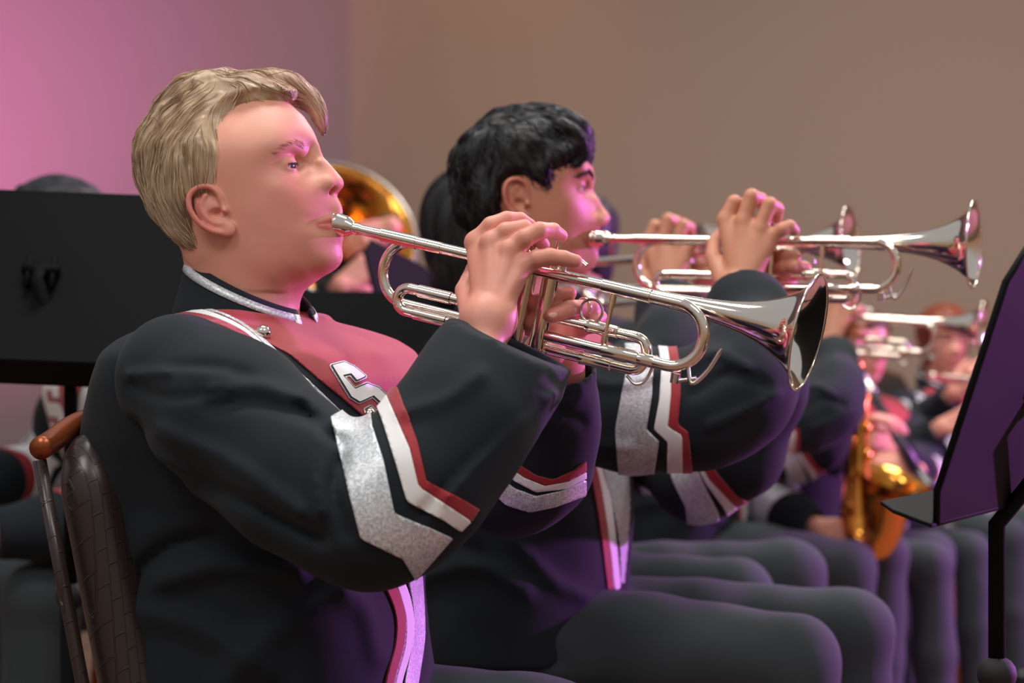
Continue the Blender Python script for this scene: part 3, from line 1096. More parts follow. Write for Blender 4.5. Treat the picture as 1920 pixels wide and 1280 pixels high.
def roots_in(V, Q, n, poly=None, ysign=True, cond=None, seed=5):
    """random points on a head mesh, optionally inside a side-view polygon"""
    T = tris(Q); rng = np.random.default_rng(seed)
    ar = np.linalg.norm(np.cross(V[T[:, 1]] - V[T[:, 0]], V[T[:, 2]] - V[T[:, 0]]), axis=1)
    c = V[T].mean(1)
    ok = np.ones(len(T), bool)
    if poly is not None: ok &= polyf(c[:, [0, 2]], poly) > 0
    if cond is not None: ok &= cond(c)
    ar = ar * ok
    i = rng.choice(len(T), n, p=ar / ar.sum())
    u = rng.random((n, 2)); fl = u.sum(1) > 1; u[fl] = 1 - u[fl]
    a, b, d = V[T[i, 0]], V[T[i, 1]], V[T[i, 2]]
    return a + (b - a) * u[:, :1] + (d - a) * u[:, 1:]


def brows(fr, HV, HQ, tree, parent, mat, n=150, thick=.0032, r=.00028, length=.010):
    arc = cubic([(.0895, .014, .0475), (.0865, .026, .0525), (.079, .040, .0545), (.069, .050, .0485)], 6)
    def cond(c):
        q = np.stack([c[:, 0], np.abs(c[:, 1]), c[:, 2]], 1)
        return linef(q, arc, thick + .003) > 0
    ro = roots_in(HV, HQ, 4 * n, cond=cond)
    d = linef(np.stack([ro[:, 0], np.abs(ro[:, 1]), ro[:, 2]], 1)[:, 1:], arc[:, 1:], thick)
    ro = ro[(d > 0) & (ro[:, 2] > .0455) & (np.abs(ro[:, 1]) > .0165)]
    for sg in (-1, 1):
        _brow(fr, ro[ro[:, 1] * sg > 0], arc, tree, parent, mat, n // 2, r, length)


def _brow(fr, ro, arc, tree, parent, mat, n, r, length):
    gu = [(arc[i], arc[i + 1] - arc[i] + A3(0, 0, .0012)) for i in range(len(arc) - 1)]
    V, Fc, T = strands(tree, ro, gu, n, length, r, seg=5, lift=(.0002, .0012), wob=.2, seed=3)
    return mk('eyebrow', fr.w(V), Fc, mat, parent, attrs={'tone': T})


def lashes(fr, parent, mat, lid, r=.0007):
    for sg in (-1, 1):
        g = Geo(); c = A3(.0655, sg * .0315, .034)
        pts = []
        for a in np.linspace(-.80, .80, 12):
            y = .0092 * math.sin(a) / math.sin(.80) + sg * .0016
            z = -.0008 - .0024 * lid + .0042 * (1 - .42 * lid) * math.sqrt(max(1 - ((y - sg * .0014) / .0128) ** 2, 0)) + .0003
            pts.append(c + A3(math.sqrt(.0138 ** 2 - y * y - z * z), y, z))
        g.put(*tube(pts, [r * .5] + [r] * 10 + [r * .5], 6))
        mk('eyelash', fr.w(g.V[-1]), tube(pts, r, 6)[1], mat, parent)


def collar(parent, C, yaw, top, bot, mats, trim=True, gap=.22, axes_t=(.066, .060), axes_b=(.082, .078), tilt_t=.030, tilt_b=.022):
    """stand-up collar: rings round the neck, open at the front; top / bot are ring centres"""
    f = A3(math.cos(yaw), -math.sin(yaw), 0); l = A3(math.sin(yaw), math.cos(yaw), 0)
    ths = np.linspace(gap, 2 * math.pi - gap, 72)
    def pt(th, v, off=0.0):
        ct = np.asarray(bot) * (1 - v) + np.asarray(top) * v
        a = axes_b[0] * (1 - v) + axes_t[0] * v + off; b = axes_b[1] * (1 - v) + axes_t[1] * v + off
        tl = tilt_b * (1 - v) + tilt_t * v
        return ct + f * a * math.cos(th) + l * b * math.sin(th) - A3(0, 0, tl * math.cos(th))
    def sheet(vs, tt, off):
        V = [pt(t, v, off) for t in tt for v in vs]; n = len(vs)
        Fc = [[i * n + j, (i + 1) * n + j, (i + 1) * n + j + 1, i * n + j + 1] for i in range(len(tt) - 1) for j in range(n - 1)]
        return V, Fc
    o = mk('collar', *sheet(np.linspace(0, 1, 7), ths, 0), mats[0], parent)
    solid(o, .004, 0)
    if trim:
        V1, F1 = sheet(np.linspace(.74, .90, 3), ths, .0032)
        g = Geo().put(V1, F1)
        for tt in (np.linspace(2 * math.pi - gap - .13, 2 * math.pi - gap - .02, 3),):
            g.put(*sheet(np.linspace(.0, .90, 6), tt, .0034))
        t = g.build('collar_trim', mats[1], o); solid(t, .0012, 0)
    return o



def nails(parent, spec):
    """fingernails: (centre, along the finger, outward, half width)"""
    for c, d, n, w_ in spec:
        n = unit(n); d = unit(np.asarray(d, float) - n * (np.asarray(d, float) @ n)); l = np.cross(n, d)
        V, Fc = sphere((0, 0, 0), 1.0, 20, 12)
        W = np.asarray(c) + n * .0050 + np.outer(V[:, 0], d * w_ * 1.25) + np.outer(V[:, 1], l * w_) + np.outer(V[:, 2], n * .0016) - np.outer(V[:, 1] ** 2, n * .0018)
        mk('fingernail', W, Fc, M['nail'], parent)
# ------------------------------------------------------------------ the hall
def wall_mat(name, base, c2, scale):
    m = newmat(name, base, 0.85)
    color_noise(m, 900, base, c2, .3, .7, 2)
    noise_bump(m, 450, 0.35, 0.0015, stretch=(1, 1, 2.2))
    return m


M['wall_fabric'] = wall_mat('tan_wall_fabric', rgb(150, 127, 112), rgb(164, 141, 126), 300)
M['wall_grey'] = wall_mat('mauve_wall_fabric', rgb(136, 116, 118), rgb(148, 128, 129), 300)
M['carpet'] = newmat('carpet', rgb(104, 78, 62), 0.95)
color_noise(M['carpet'], 26, rgb(92, 66, 52), rgb(150, 122, 96), .4, .6, 4)
noise_bump(M['carpet'], 500, .6, .003)


def room():
    cx, cy = -0.636, 8.4                         # the corner the photograph shows at px 657
    def wall(name, x0, y0, x1, y1, mat, H=4.2, t=.12):
        a, b = A3(x0, y0, 0), A3(x1, y1, 0); d = unit(b - a); n = np.cross(d, A3(0, 0, 1))
        g = boxg((0, 0, 0), (np.linalg.norm(b - a), t, H)); V = np.array(g[0])
        W = a + np.outer(V[:, 0], d) + np.outer(V[:, 1], -n) + np.outer(V[:, 2], A3(0, 0, 1))
        o = mk(name, W, g[1], mat, None, smooth=False); o['kind'] = 'structure'
        return o
    wall('wall_back', cx, cy, 7.0, 7.3, M['wall_fabric'])
    wall('wall_left', -7.0, 7.3, cx, cy, M['wall_grey'])
    f = mk('floor', *boxg((-7, -2, -.1), (7.5, 9.5, 0)), M['carpet'], None, smooth=False); f['kind'] = 'structure'


room()
# ------------------------------------------------------------------ the fair-haired player in front
def player_one():
    Y0 = 2.42
    base = A3(-.27, Y0, 0)
    H1, HB = .0016, .006
    yawH, pitch = math.radians(16), math.radians(18)
    fr = Frame(A3(-.294, Y0, 1.1222), yawH, pitch)
    prof_px = [(582, 240), (592, 258), (598, 270), (602, 284), (608, 297), (622, 312), (635, 327), (643, 340), (642.5, 349), (635, 358), (630, 363), (634, 374), (640, 386), (642, 398), (640, 409), (636, 418),
               (640, 428), (642, 439), (640.5, 450), (638.5, 462), (640.5, 478), (638, 491), (631, 501), (616, 512), (598, 521), (582, 532)]
    prof = [fr.px(*q) for q in prof_px]
    prof += [(.020, -.098), (-.02, -.085), (-.05, -.062), (-.075, -.030)]
    prof += [fr.px(*q) for q in [(300, 398), (284, 350), (279, 300), (290, 252), (322, 207), (370, 174), (430, 160), (490, 166), (538, 190), (566, 216)]]
    ncw = [A3(-.315, Y0, 1.075), A3(-.300, Y0, 1.02), A3(-.293, Y0, .95)]
    neck = [(fr.l(ncw[0]), .055), (fr.l(ncw[1]), .0565), (fr.l(ncw[2]), .064)]
    hv = head_volume(prof, H1, neck=neck, lids=1.05, nose=(.0040, .0065))
    HV, HQ = hv.mesh(relax=2)
    htree = bvh(HV, HQ)
    hred = head_red(HV, (.0040, .0065))
    Hp = lambda x, y, d: P(x, y, d - .013)
    # right hand: back towards the camera, fingers over the valves
    hand = Vol((-.115, 2.17, .925), (.100, 2.375, 1.135), .0015)
    wr = Hp(915, 612, 2.265)
    mc = [Hp(893, 455, 2.325), Hp(922, 455, 2.303), Hp(955, 470, 2.292), Hp(984, 497, 2.288)]
    for m, ra, rb in zip(mc, (.0145, .0145, .014, .0135), (.0118, .0112, .0106, .0098)):
        hand.cone(wr + (m - wr) * .12, m, ra, rb, k=.013)
    hand.cone(wr, Hp(898, 700, 2.235), .0205, .025, k=.02)
    hand.cone(Hp(900, 598, 2.266), Hp(934, 598, 2.266), .0175, .016, k=.02)
    for m in mc: hand.ell(m + A3(-.001, -.003, .001), .0105, k=.006)
    finger(hand, [mc[0], Hp(921, 423, 2.318), Hp(950, 412, 2.322), Hp(975, 412, 2.330), Hp(994, 422, 2.336)], [.0112, .0100, .0094, .0082, .0070])
    finger(hand, [mc[1], Hp(948, 434, 2.298), Hp(982, 428, 2.304), Hp(1008, 445, 2.318), Hp(1019, 459, 2.327)], [.0108, .0100, .0095, .0082, .0072])
    finger(hand, [mc[2], Hp(985, 446, 2.285), Hp(1011, 432, 2.288), Hp(1037, 432, 2.302), Hp(1053, 442, 2.312)], [.0104, .0098, .0094, .0083, .0070])
    finger(hand, [mc[3], Hp(1006, 485, 2.280), Hp(1030, 481, 2.280), Hp(1056, 484, 2.281), Hp(1080, 490, 2.283)], [.0104, .0098, .0092, .0084, .0074])
    finger(hand, [Hp(885, 590, 2.285), Hp(873, 545, 2.325), Hp(890, 505, 2.348), Hp(915, 488, 2.352)], [.0135, .0115, .0098, .0078], k=.01)
    for k in range(3):        # tendons
        hand.cone(wr + (mc[k + 1] - wr) * .45 - A3(0, .0125, 0), mc[k + 1] - A3(0, .0075, 0), .0015, .0035, k=.010)
    RV, RQ = hand.mesh(relax=2)
    # left hand: wraps the valve casings from behind
    lh = Vol((-.02, 2.265, .90), (.13, 2.46, 1.07), .0016)
    lw_ = P(1052, 690, 2.405)
    pl = [P(1030, 600, 2.385), P(1030, 560, 2.388), P(1062, 580, 2.383), P(1082, 595, 2.380)]
    lh.chain([lw_, P(1045, 660, 2.395), P(1035, 610, 2.388)], [.024, .024, .020], k=.01, kj=.02)
    lh.chain([P(1040, 660, 2.392), P(1062, 640, 2.386), P(1078, 610, 2.380)], [.020, .018, .016], k=.012)
    lh.chain([P(1035, 640, 2.388), P(1010, 655, 2.366), P(1035, 662, 2.352)], [.019, .017, .015], k=.012)
    finger(lh, [P(1020, 590, 2.385), P(985, 585, 2.345), P(1005, 568, 2.318), P(1040, 556, 2.312), P(1068, 549, 2.314)], [.0115, .0108, .0100, .0092, .0080])
    finger(lh, [P(1040, 600, 2.384), P(995, 612, 2.345), P(1000, 604, 2.318), P(1022, 592, 2.309), P(1044, 580, 2.309)], [.0115, .0108, .0098, .0090, .0078])
    finger(lh, [P(1080, 600, 2.380), P(1112, 596, 2.350), P(1107, 577, 2.322), P(1068, 579, 2.300), P(1036, 592, 2.298)], [.0105, .0100, .0100, .0094, .0082])
    finger(lh, [P(1088, 612, 2.378), P(1122, 608, 2.352), P(1124, 596, 2.330), P(1117, 600, 2.318)], [.0100, .0094, .0086, .0076])
    lh.cone(lw_, P(1058, 740, 2.42), .0235, .028, k=.01)
    LV, LQ = lh.mesh(relax=2)
    # nails as pale raised plates in the same skin
    # coarse trunk and arms under the clothes make the body one figure
    S_R, S_L = A3(-.352, 2.262, .945), A3(-.205, 2.57, .915)
    E_R, E_L = P(705, 940, 2.10), P(990, 900, 2.48)
    core = Vol((-.55, 2.0, .40), (.12, 2.80, 1.06), .011)
    core.loft([(.42, -.27, Y0, .12, .16), (.60, -.28, Y0, .115, .15), (.80, -.29, Y0, .115, .165), (.90, -.29, Y0, .085, .14), (.96, -.293, Y0, .045, .05), (1.04, -.297, Y0, .040, .040)], math.radians(28))
    core.chain([S_R, E_R, E_R * .4 + wr * .6], [.05, .042, .022], k=.02, kj=.02).chain([S_L, E_L, E_L * .4 + lw_ * .6], [.05, .042, .022], k=.02, kj=.02)
    CV, CQ = core.mesh()
    V, Fc = join_parts((fr.w(HV), HQ), (RV, RQ), (LV, LQ), (CV, CQ))
    tip = [Hp(1080, 490, 2.283), Hp(1053, 442, 2.312), P(1068, 549, 2.314), P(1036, 592, 2.298), Hp(994, 422, 2.336)] + mc
    def hr(W):
        r = np.zeros(len(W))
        for t in tip: r = np.maximum(r, .35 * np.exp(-(np.linalg.norm(W - t, axis=1) / .010) ** 2))
        return r
    red = np.concatenate([hred, hr(RV) + .12, hr(LV) + .14, np.zeros(len(CV))])
    body = mk('person', V, Fc, M['skin_fair'], None, attrs={'red': red}, origin=base)
    body.location = base; set_parent_origin(body, base)
    tag(body, 'fair-haired player in front playing a trumpet, seen in profile, seated on the brown chair', 'person', 'uniformed trumpet players in a row')
    # eyes
    eyes_for(fr, body, (1, -.14, -.36), 'blue')
    lashes(fr, body, M['hair_brown'], 1.05)
    brows(fr, HV, HQ, htree, body, M['brow_fair'], n=300, thick=.0030, r=.00011, length=.0075)
    # hair
    reg = [fr.px(*q, v=-.03) for q in [(590, 212), (562, 196), (520, 188), (478, 190), (448, 200), (430, 224), (430, 262), (440, 290), (436, 330), (430, 362), (424, 374)]]
    reg += [fr.px(*q, v=-.06) for q in [(414, 366), (398, 372), (378, 382), (366, 405), (368, 432), (382, 458), (396, 480), (388, 492), (355, 486)]]
    reg += [fr.px(*q) for q in [(300, 430), (262, 390), (238, 340), (232, 290), (246, 235), (290, 175), (350, 135), (420, 118), (500, 118), (570, 150), (610, 190)]]
    def tm(S, Z):
        return .009 + .005 * smooth01(Z, .05, .11) - .004 * smooth01(-Z, -.02, .06)
    L1 = [fr.l(P(*q)) for q in [(455, 158, 2.40), (505, 152, 2.43), (550, 163, 2.445), (585, 192, 2.45), (602, 226, 2.45), (605, 250, 2.45)]]
    L2 = [fr.l(P(*q)) for q in [(430, 164, 2.40), (480, 158, 2.44), (530, 165, 2.47), (575, 188, 2.48), (598, 220, 2.475)]]
    L3 = [fr.l(P(*q)) for q in [(440, 165, 2.37), (490, 160, 2.385), (530, 172, 2.40), (560, 196, 2.41)]]
    def extra(v):
        v.chain(cubic(L1, 3), np.interp(np.linspace(0, 1, 16), [0, .3, .7, 1], [.010, .014, .010, .0015]).tolist(), k=.008)
        v.chain(cubic(L2, 3), np.interp(np.linspace(0, 1, 13), [0, .3, .7, 1], [.010, .016, .012, .002]).tolist(), k=.008)
    hairv = hair_volume(hv, reg, tm, extra, bump=.0036, bf=75)
    XV, XQ = hairv.mesh(relax=2)
    hair = mk('hair', fr.w(XV), XQ, M['hair_blond'], body, attrs={'tone': np.clip(.45 + .35 * vnoise(XV * [60, 60, 25]), 0, 1)})
    xt = bvh(XV, XQ)
    # flow of the hair, read along the side view
    fl = []
    def guide(a, b, v=-.05):
        p = fr.px(*a, v=v); q = fr.px(*b, v=v)
        fl.append(((p[0], abs(v), p[1]), (q[0] - p[0], 0.0, q[1] - p[1])))
    for a, b, v in [((445, 150), (520, 142), -.02), ((510, 145), (575, 175), -.02), ((570, 175), (602, 230), -.02), ((598, 215), (606, 250), -.01), ((480, 165), (550, 180), -.03),
                    ((450, 172), (405, 195), -.05), ((425, 190), (400, 240), -.06), ((430, 215), (428, 275), -.06), ((390, 185), (350, 225), -.05), ((340, 190), (290, 235), -.04),
                    ((290, 235), (262, 300), -.04), ((262, 300), (275, 370), -.03), ((285, 370), (330, 440), -.04), ((335, 440), (375, 480), -.05), ((370, 230), (345, 310), -.065),
                    ((330, 280), (320, 370), -.06), ((345, 320), (350, 400), -.07), ((400, 260), (398, 335), -.07), ((425, 290), (425, 350), -.06), ((350, 400), (378, 470), -.065), ((300, 300), (300, 380), -.05)]:
        guide(a, b, v)
    ro = roots_in(XV, XQ, 7000, cond=lambda c: np.ones(len(c), bool))
    V, Fc, T = strands(xt, ro, fl, 3600, .042, .00042, seg=9, lift=(.0003, .0030), wob=.20, wfreq=55, seed=2)
    strand = mk('hair_strand', fr.w(V), Fc, M['hair_blond'], hair, attrs={'tone': T}); strand['kind'] = 'stuff'
    g = Geo()         # flyaway hairs at the crown
    for pl_ in [[(425, 150), (405, 135), (382, 128)], [(432, 152), (420, 128), (412, 118)], [(400, 165), (370, 150), (360, 155)], [(500, 142), (535, 134), (560, 136)], [(300, 235), (288, 220), (278, 226)], [(345, 195), (330, 180), (318, 182)], [(436, 150), (428, 134), (436, 130)]]:
        g.put(*tube([P(x, y, 2.40) for x, y in cubic(pl_, 5)], np.linspace(.0004, .00015, 11), 4))
    fa = g.build('hair_strand', M['hair_blond'], hair); fa['kind'] = 'stuff'

    # ---- jacket
    yawT = math.radians(28)
    def lvl(py, xl, xr, b):
        hw = (xr - xl) / 2 / FPX * Y0; cx = ((xl + xr) / 2 - CX) / FPX * Y0
        yw = math.radians(np.interp(py, [780, 1000], [28, 11]))
        a = math.sqrt(max(hw * hw - (b * math.sin(yw)) ** 2, .05 ** 2)) / math.cos(yw)
        return (CZ - (py - CY) / FPX * Y0, cx, Y0, a, b, yw)
    tv = Vol((-.56, 2.02, .36), (.02, 2.82, 1.06), .0055)
    tv.loft([lvl(600, 350, 590, .085), lvl(614, 325, 632, .135), lvl(635, 290, 690, .185), lvl(660, 258, 732, .212), lvl(710, 232, 757, .216), lvl(760, 214, 765, .215), lvl(820, 203, 767, .215), lvl(885, 204, 768, .21),
             lvl(935, 220, 770, .205), lvl(1000, 232, 780, .205), lvl(1060, 240, 782, .205), lvl(1120, 258, 784, .205), lvl(1170, 262, 790, .21), lvl(1290, 260, 802, .215), lvl(1380, 260, 800, .21)], yawT, pw=2.9)
    tv.cone(A3(-.318, 2.36, .925), S_R + A3(0.01, .02, -.015), .062, .066, k=.06)
    tv.cone(A3(-.280, 2.47, .925), S_L + A3(0, -.01, -.005), .062, .066, k=.06)
    tv.cone(A3(-.31, Y0, 1.2), A3(-.305, Y0, .95), .058, .058, k=.004, mode='-')
    ripple(tv, .0035, 9)
    folds(tv, [([(300, 1090), (420, 1060), (560, 1075)], 22, .010), ([(270, 1150), (380, 1180), (500, 1260)], 26, .009), ([(420, 1280), (520, 1180), (640, 1120)], 30, .008),
               ([(250, 1085), (310, 1030), (400, 1000)], 16, -.010), ([(640, 1090), (690, 1150), (710, 1230)], 22, .006)])
    TV, TQ = tv.mesh(relax=2)
    jacket = mk('jacket', TV, TQ, M['black_wool'], body)
    # sleeves
    rs = sleeve_volume([P(338, 712, 2.245), P(440, 790, 2.20), P(560, 898, 2.145), P(690, 972, 2.105), P(795, 905, 2.105), P(868, 790, 2.14), P(925, 700, 2.195), P(985, 622, 2.25)],
                       [.068, .073, .066, .059, .058, .061, .060, .058], kj=.05)
    rs.chain([P(690, 955, 2.11), P(745, 985, 2.105)], [.050, .045], k=.03)
    dR = unit(P(1000, 572, 2.232) - P(967, 645, 2.235))
    ripple(rs, .0022, 13, 3)
    folds(rs, [([(400, 730), (480, 720), (560, 745)], 14, .007), ([(395, 765), (480, 757), (600, 790)], 12, -.006), ([(300, 810), (420, 860), (560, 960)], 18, .007), ([(600, 800), (590, 870), (600, 960)], 16, .010),
               ([(640, 860), (625, 920), (650, 1000)], 13, -.008), ([(760, 770), (840, 745), (900, 700)], 15, .006), ([(840, 930), (930, 830), (1040, 740)], 12, .007), ([(790, 960), (900, 850), (1010, 760)], 12, -.006),
               ([(330, 690), (400, 690), (470, 705)], 13, -.006), ([(300, 880), (450, 940), (600, 1010)], 14, -.006), ([(560, 760), (600, 800), (640, 830)], 12, -.008), ([(240, 703), (327, 697), (429, 703)], 9, .006), ([(243, 722), (320, 744), (416, 734)], 8, -.005), ([(256, 793), (352, 870), (480, 947), (608, 1011)], 12, -.006)])
    cut_cuff(rs, P(967, 645, 2.237), dR, .050)
    RSV, RSQ = rs.mesh(relax=2)
    sR = mk('sleeve', RSV, RSQ, M['black_wool'], body)
    ls = sleeve_volume([S_L + A3(0, 0, -.01), P(830, 815, 2.53), P(960, 905, 2.485), P(1010, 870, 2.46), P(1035, 780, 2.43), P(1050, 695, 2.405)], [.068, .064, .055, .055, .047, .042], kj=.04)
    ripple(ls, .002, 14, 8)
    folds(ls, [([(1000, 700), (1030, 760), (1090, 790)], 12, -.005), ([(960, 820), (1020, 800), (1090, 740)], 14, .005)])
    cut_cuff(ls, P(1052, 692, 2.405), unit(P(1045, 640, 2.39) - P(1058, 740, 2.42)), .036)
    LSV, LSQ = ls.mesh(relax=2)
    sL = mk('sleeve', LSV, LSQ, M['black_wool'], body)
    # arm bands, cut from a slightly larger sleeve
    R2V, R2Q = rs.mesh(off=.0022, relax=2, lo=(-.30, 1.95, .60), hi=(.05, 2.35, 1.02))
    q = pxs(R2V)
    patch('arm_band', R2V, R2Q, polyf(q, [(620, 780), (690, 740), (697, 796), (718, 860), (740, 963), (812, 993), (850, 1010), (780, 1090), (756, 1049), (676, 1010), (655, 930), (634, 838)]), M['sequin'], sR)
    patch('arm_stripe', R2V, R2Q, polyf(q, [(700, 745), (722, 735), (768, 840), (785, 912), (852, 956), (885, 978), (865, 998), (833, 976), (763, 940), (742, 868), (717, 790)]), M['white_cloth'], sR)
    patch('arm_stripe', R2V, R2Q, polyf(q, [(722, 735), (742, 722), (782, 825), (800, 902), (870, 937), (900, 955), (885, 978), (852, 956), (785, 912), (768, 840)]), M['red_cloth'], sR)
    L2V, L2Q = ls.mesh(off=.0022, relax=2, lo=(-.12, 2.3, .68), hi=(.14, 2.7, .92))
    q = pxs(L2V)
    patch('arm_band', L2V, L2Q, polyf(q, [(900, 860), (929, 889), (966, 917), (1005, 931), (1056, 920), (1100, 900), (1100, 930), (1041, 951), (994, 961), (949, 948), (909, 911), (880, 880)]), M['sequin'], sL)
    patch('arm_stripe', L2V, L2Q, polyf(q, [(925, 845), (946, 869), (982, 895), (1022, 911), (1067, 903), (1100, 885), (1100, 898), (1061, 917), (1005, 923), (966, 903), (936, 878), (915, 852)]), M['white_cloth'], sL)
    patch('arm_stripe', L2V, L2Q, polyf(q, [(940, 840), (960, 864), (1005, 892), (1039, 900), (1078, 883), (1100, 865), (1100, 885), (1067, 903), (1022, 911), (982, 895), (946, 869), (925, 845)]), M['red_cloth'], sL)
    # red bib and stripes on the chest
    T2V, T2Q = tv.mesh(off=.0022, relax=2)
    T2V, T2Q = refine(T2V, tris(T2Q))
    N2 = normals(T2V, T2Q); q = pxs(T2V)
    view = unit(A3(.25, 2.42, -.15)); near = -(N2 @ view)
    ft = A3(math.cos(yawT), -math.sin(yawT), 0)
    front = (T2V - A3(-.283, Y0, 0)) @ ft
    facing = np.maximum(near * .1 + .01, front - .01)
    bibpoly = [(340, 555), (345, 578), (400, 590), (448, 606), (482, 630), (545, 664), (608, 718), (650, 752), (698, 793), (760, 850), (860, 850), (860, 560), (560, 480), (360, 480)]
    bib = patch('chest_panel', T2V, T2Q, np.minimum(polyf(q, bibpoly) / 1650, facing), M['red_cloth'], jacket, .0015)
    T3V, T3Q = tv.mesh(off=.0034, relax=2, lo=(-.5, 2.0, .55), hi=(0, 2.6, 1.06)); T3V, T3Q = refine(T3V, tris(T3Q))
    N3 = normals(T3V, T3Q); q3 = pxs(T3V); n3 = -(N3 @ view) * .1 + .005
    def vline(pts, hw):
        c = cubic([(x, y, hw_) for (x, y), hw_ in zip(pts, hw)], 4)
        d = np.full(len(q3), -1e9)
        for i in range(len(c) - 1): d = np.maximum(d, linef(q3, c[i:i + 2, :2], (c[i, 2] + c[i + 1, 2]) / 2))
        return np.minimum(d / 1650, n3)
    patch('chest_stripe', T3V, T3Q, vline([(284, 602), (330, 589), (380, 593), (430, 611), (468, 634), (500, 672), (535, 722), (568, 768), (605, 805)], [4, 5, 4.5, 4, 5, 6, 8, 9, 9]), M['red_cloth'], jacket)
    patch('chest_stripe', T3V, T3Q, vline([(290, 592), (335, 580), (385, 585), (436, 604), (476, 631), (514, 674), (556, 734), (592, 780), (630, 818)], [4.5, 5, 4, 3, 3.5, 5, 8, 10, 10]), M['white_cloth'], jacket)
    patch('chest_band', T3V, T3Q, vline([(300, 580), (345, 573), (392, 579), (442, 598), (486, 629), (530, 672), (586, 730), (630, 775), (672, 820)], [4, 3, 2, 2, 2.5, 4, 8, 10, 11]), M['sequin'], jacket)
    patch('front_stripe', T3V, T3Q, vline([(700, 1050), (722, 1080), (742, 1118), (754, 1160), (752, 1210), (738, 1262), (730, 1300)], [9] * 7), M['red_cloth'], jacket)
    patch('front_stripe', T3V, T3Q, vline([(720, 1035), (742, 1075), (760, 1115), (769, 1165), (764, 1215), (750, 1265), (742, 1300)], [8] * 7), M['white_cloth'], jacket)
    patch('front_band', T3V, T3Q, vline([(766, 1000), (775, 1050), (782, 1100), (787, 1150), (786, 1200), (776, 1262), (770, 1300)], [16, 15, 12, 10, 11, 12, 12]), M['sequin'], jacket)
    # the letter
    bt = bvh(*[a for a in tv.mesh(off=.0024, relax=2)])
    Sc = [(243, 268), (372, 235), (478, 283), (600, 385), (508, 425), (448, 355), (350, 375), (488, 522), (622, 465), (738, 508), (962, 716), (905, 785), (800, 885), (730, 890), (640, 828), (612, 742), (662, 716),
          (722, 775), (830, 722), (690, 590), (540, 658), (450, 603)]
    Sp = [(580 + x / 5.818, 640 + y / 5.818) for x, y in Sc]
    bb = (605, 665, 765, 805)
    for nm, gr, off, mt in (('letter_border', 4.2, .0006, 'sequin'), ('letter_outline', 2.3, .0012, 'dark_edge'), ('letter', .2, .0018, 'white_cloth')):
        V, T_ = decal(bt, lambda G: polyf(G, Sp) + gr, bb, 1.5, off)
        mk(nm, V, T_, M[mt], bib)
    for (x, y), r in (((492, 627), .0088), ((690, 778), .0075)):
        d = unit(P(x, y, 1) - A3(0, 0, CZ)); h, n, *_ = bt.ray_cast(Vector((0, 0, CZ)), Vector(d))
        V, Fc = sphere(np.array(h) + np.array(n) * .002, r, 24, 14)
        mk('button', V, Fc, M['silver'], jacket)
    collar(body, None, math.radians(26), A3(-.297, Y0, 1.049), A3(-.292, Y0, .988), (M['black_wool'], M['sequin']), axes_t=(.070, .062), axes_b=(.092, .088), tilt_t=.035, tilt_b=.030)
    # trousers, shoes
    lv = Vol((-.56, 1.85, .03), (.40, 2.85, .70), .0075)
    lv.ell(A3(-.27, Y0, .55), (.17, .19, .12))
    legs(lv, [A3(-.30, 2.33, .545), A3(-.20, 2.50, .530)], [A3(.10, 2.12, .515), A3(.25, 2.36, .500)], [A3(.12, 2.10, .10), A3(.27, 2.34, .10)])
    ripple(lv, .004, 10, 4)
    V, Q = lv.mesh(relax=2)
    mk('trousers', V, Q, M['trouser_cloth'], body)
    shoe(body, (.12, 2.10, .10), .45, M['shoe_black']); shoe(body, (.27, 2.34, .10), .3, M['shoe_black'])
    nails(body, [(P(1067, 549, 2.3135), (1, -.0, .2), (.1, -.75, .65), .0042), (P(1038, 592, 2.296), (-1, 0, -.3), (-.10, -.85, .45), .0048)])
    # silver ring on the left ring finger
    c, ax = P(1094, 577, 2.316), unit(P(1068, 579, 2.300) - P(1107, 577, 2.322))
    a = unit(np.cross(ax, A3(0, 0, 1))); b = np.cross(ax, a)
    ring = mk('finger_ring', *tube([c + .0108 * (math.cos(t) * a + math.sin(t) * b) for t in np.linspace(0, 2 * math.pi, 28)], .0012, 8), M['silver'], None, origin=c)
    ring.location = c
    tag(ring, 'thin silver ring on the fair-haired player\'s finger beside the valves', 'ring')
    return body


P1_MOUTH, P1_BELL = P(627, 418, 2.405), P(1509, 621, 2.20)

# ------------------------------------------------------------------ the dark-haired player beside him
P2_MOUTH, P2_BELL = P(1112, 447, 3.095), P(1822, 456, 2.895)
P2_BASE = A3(.03, 3.1, 0)
P2 = {}


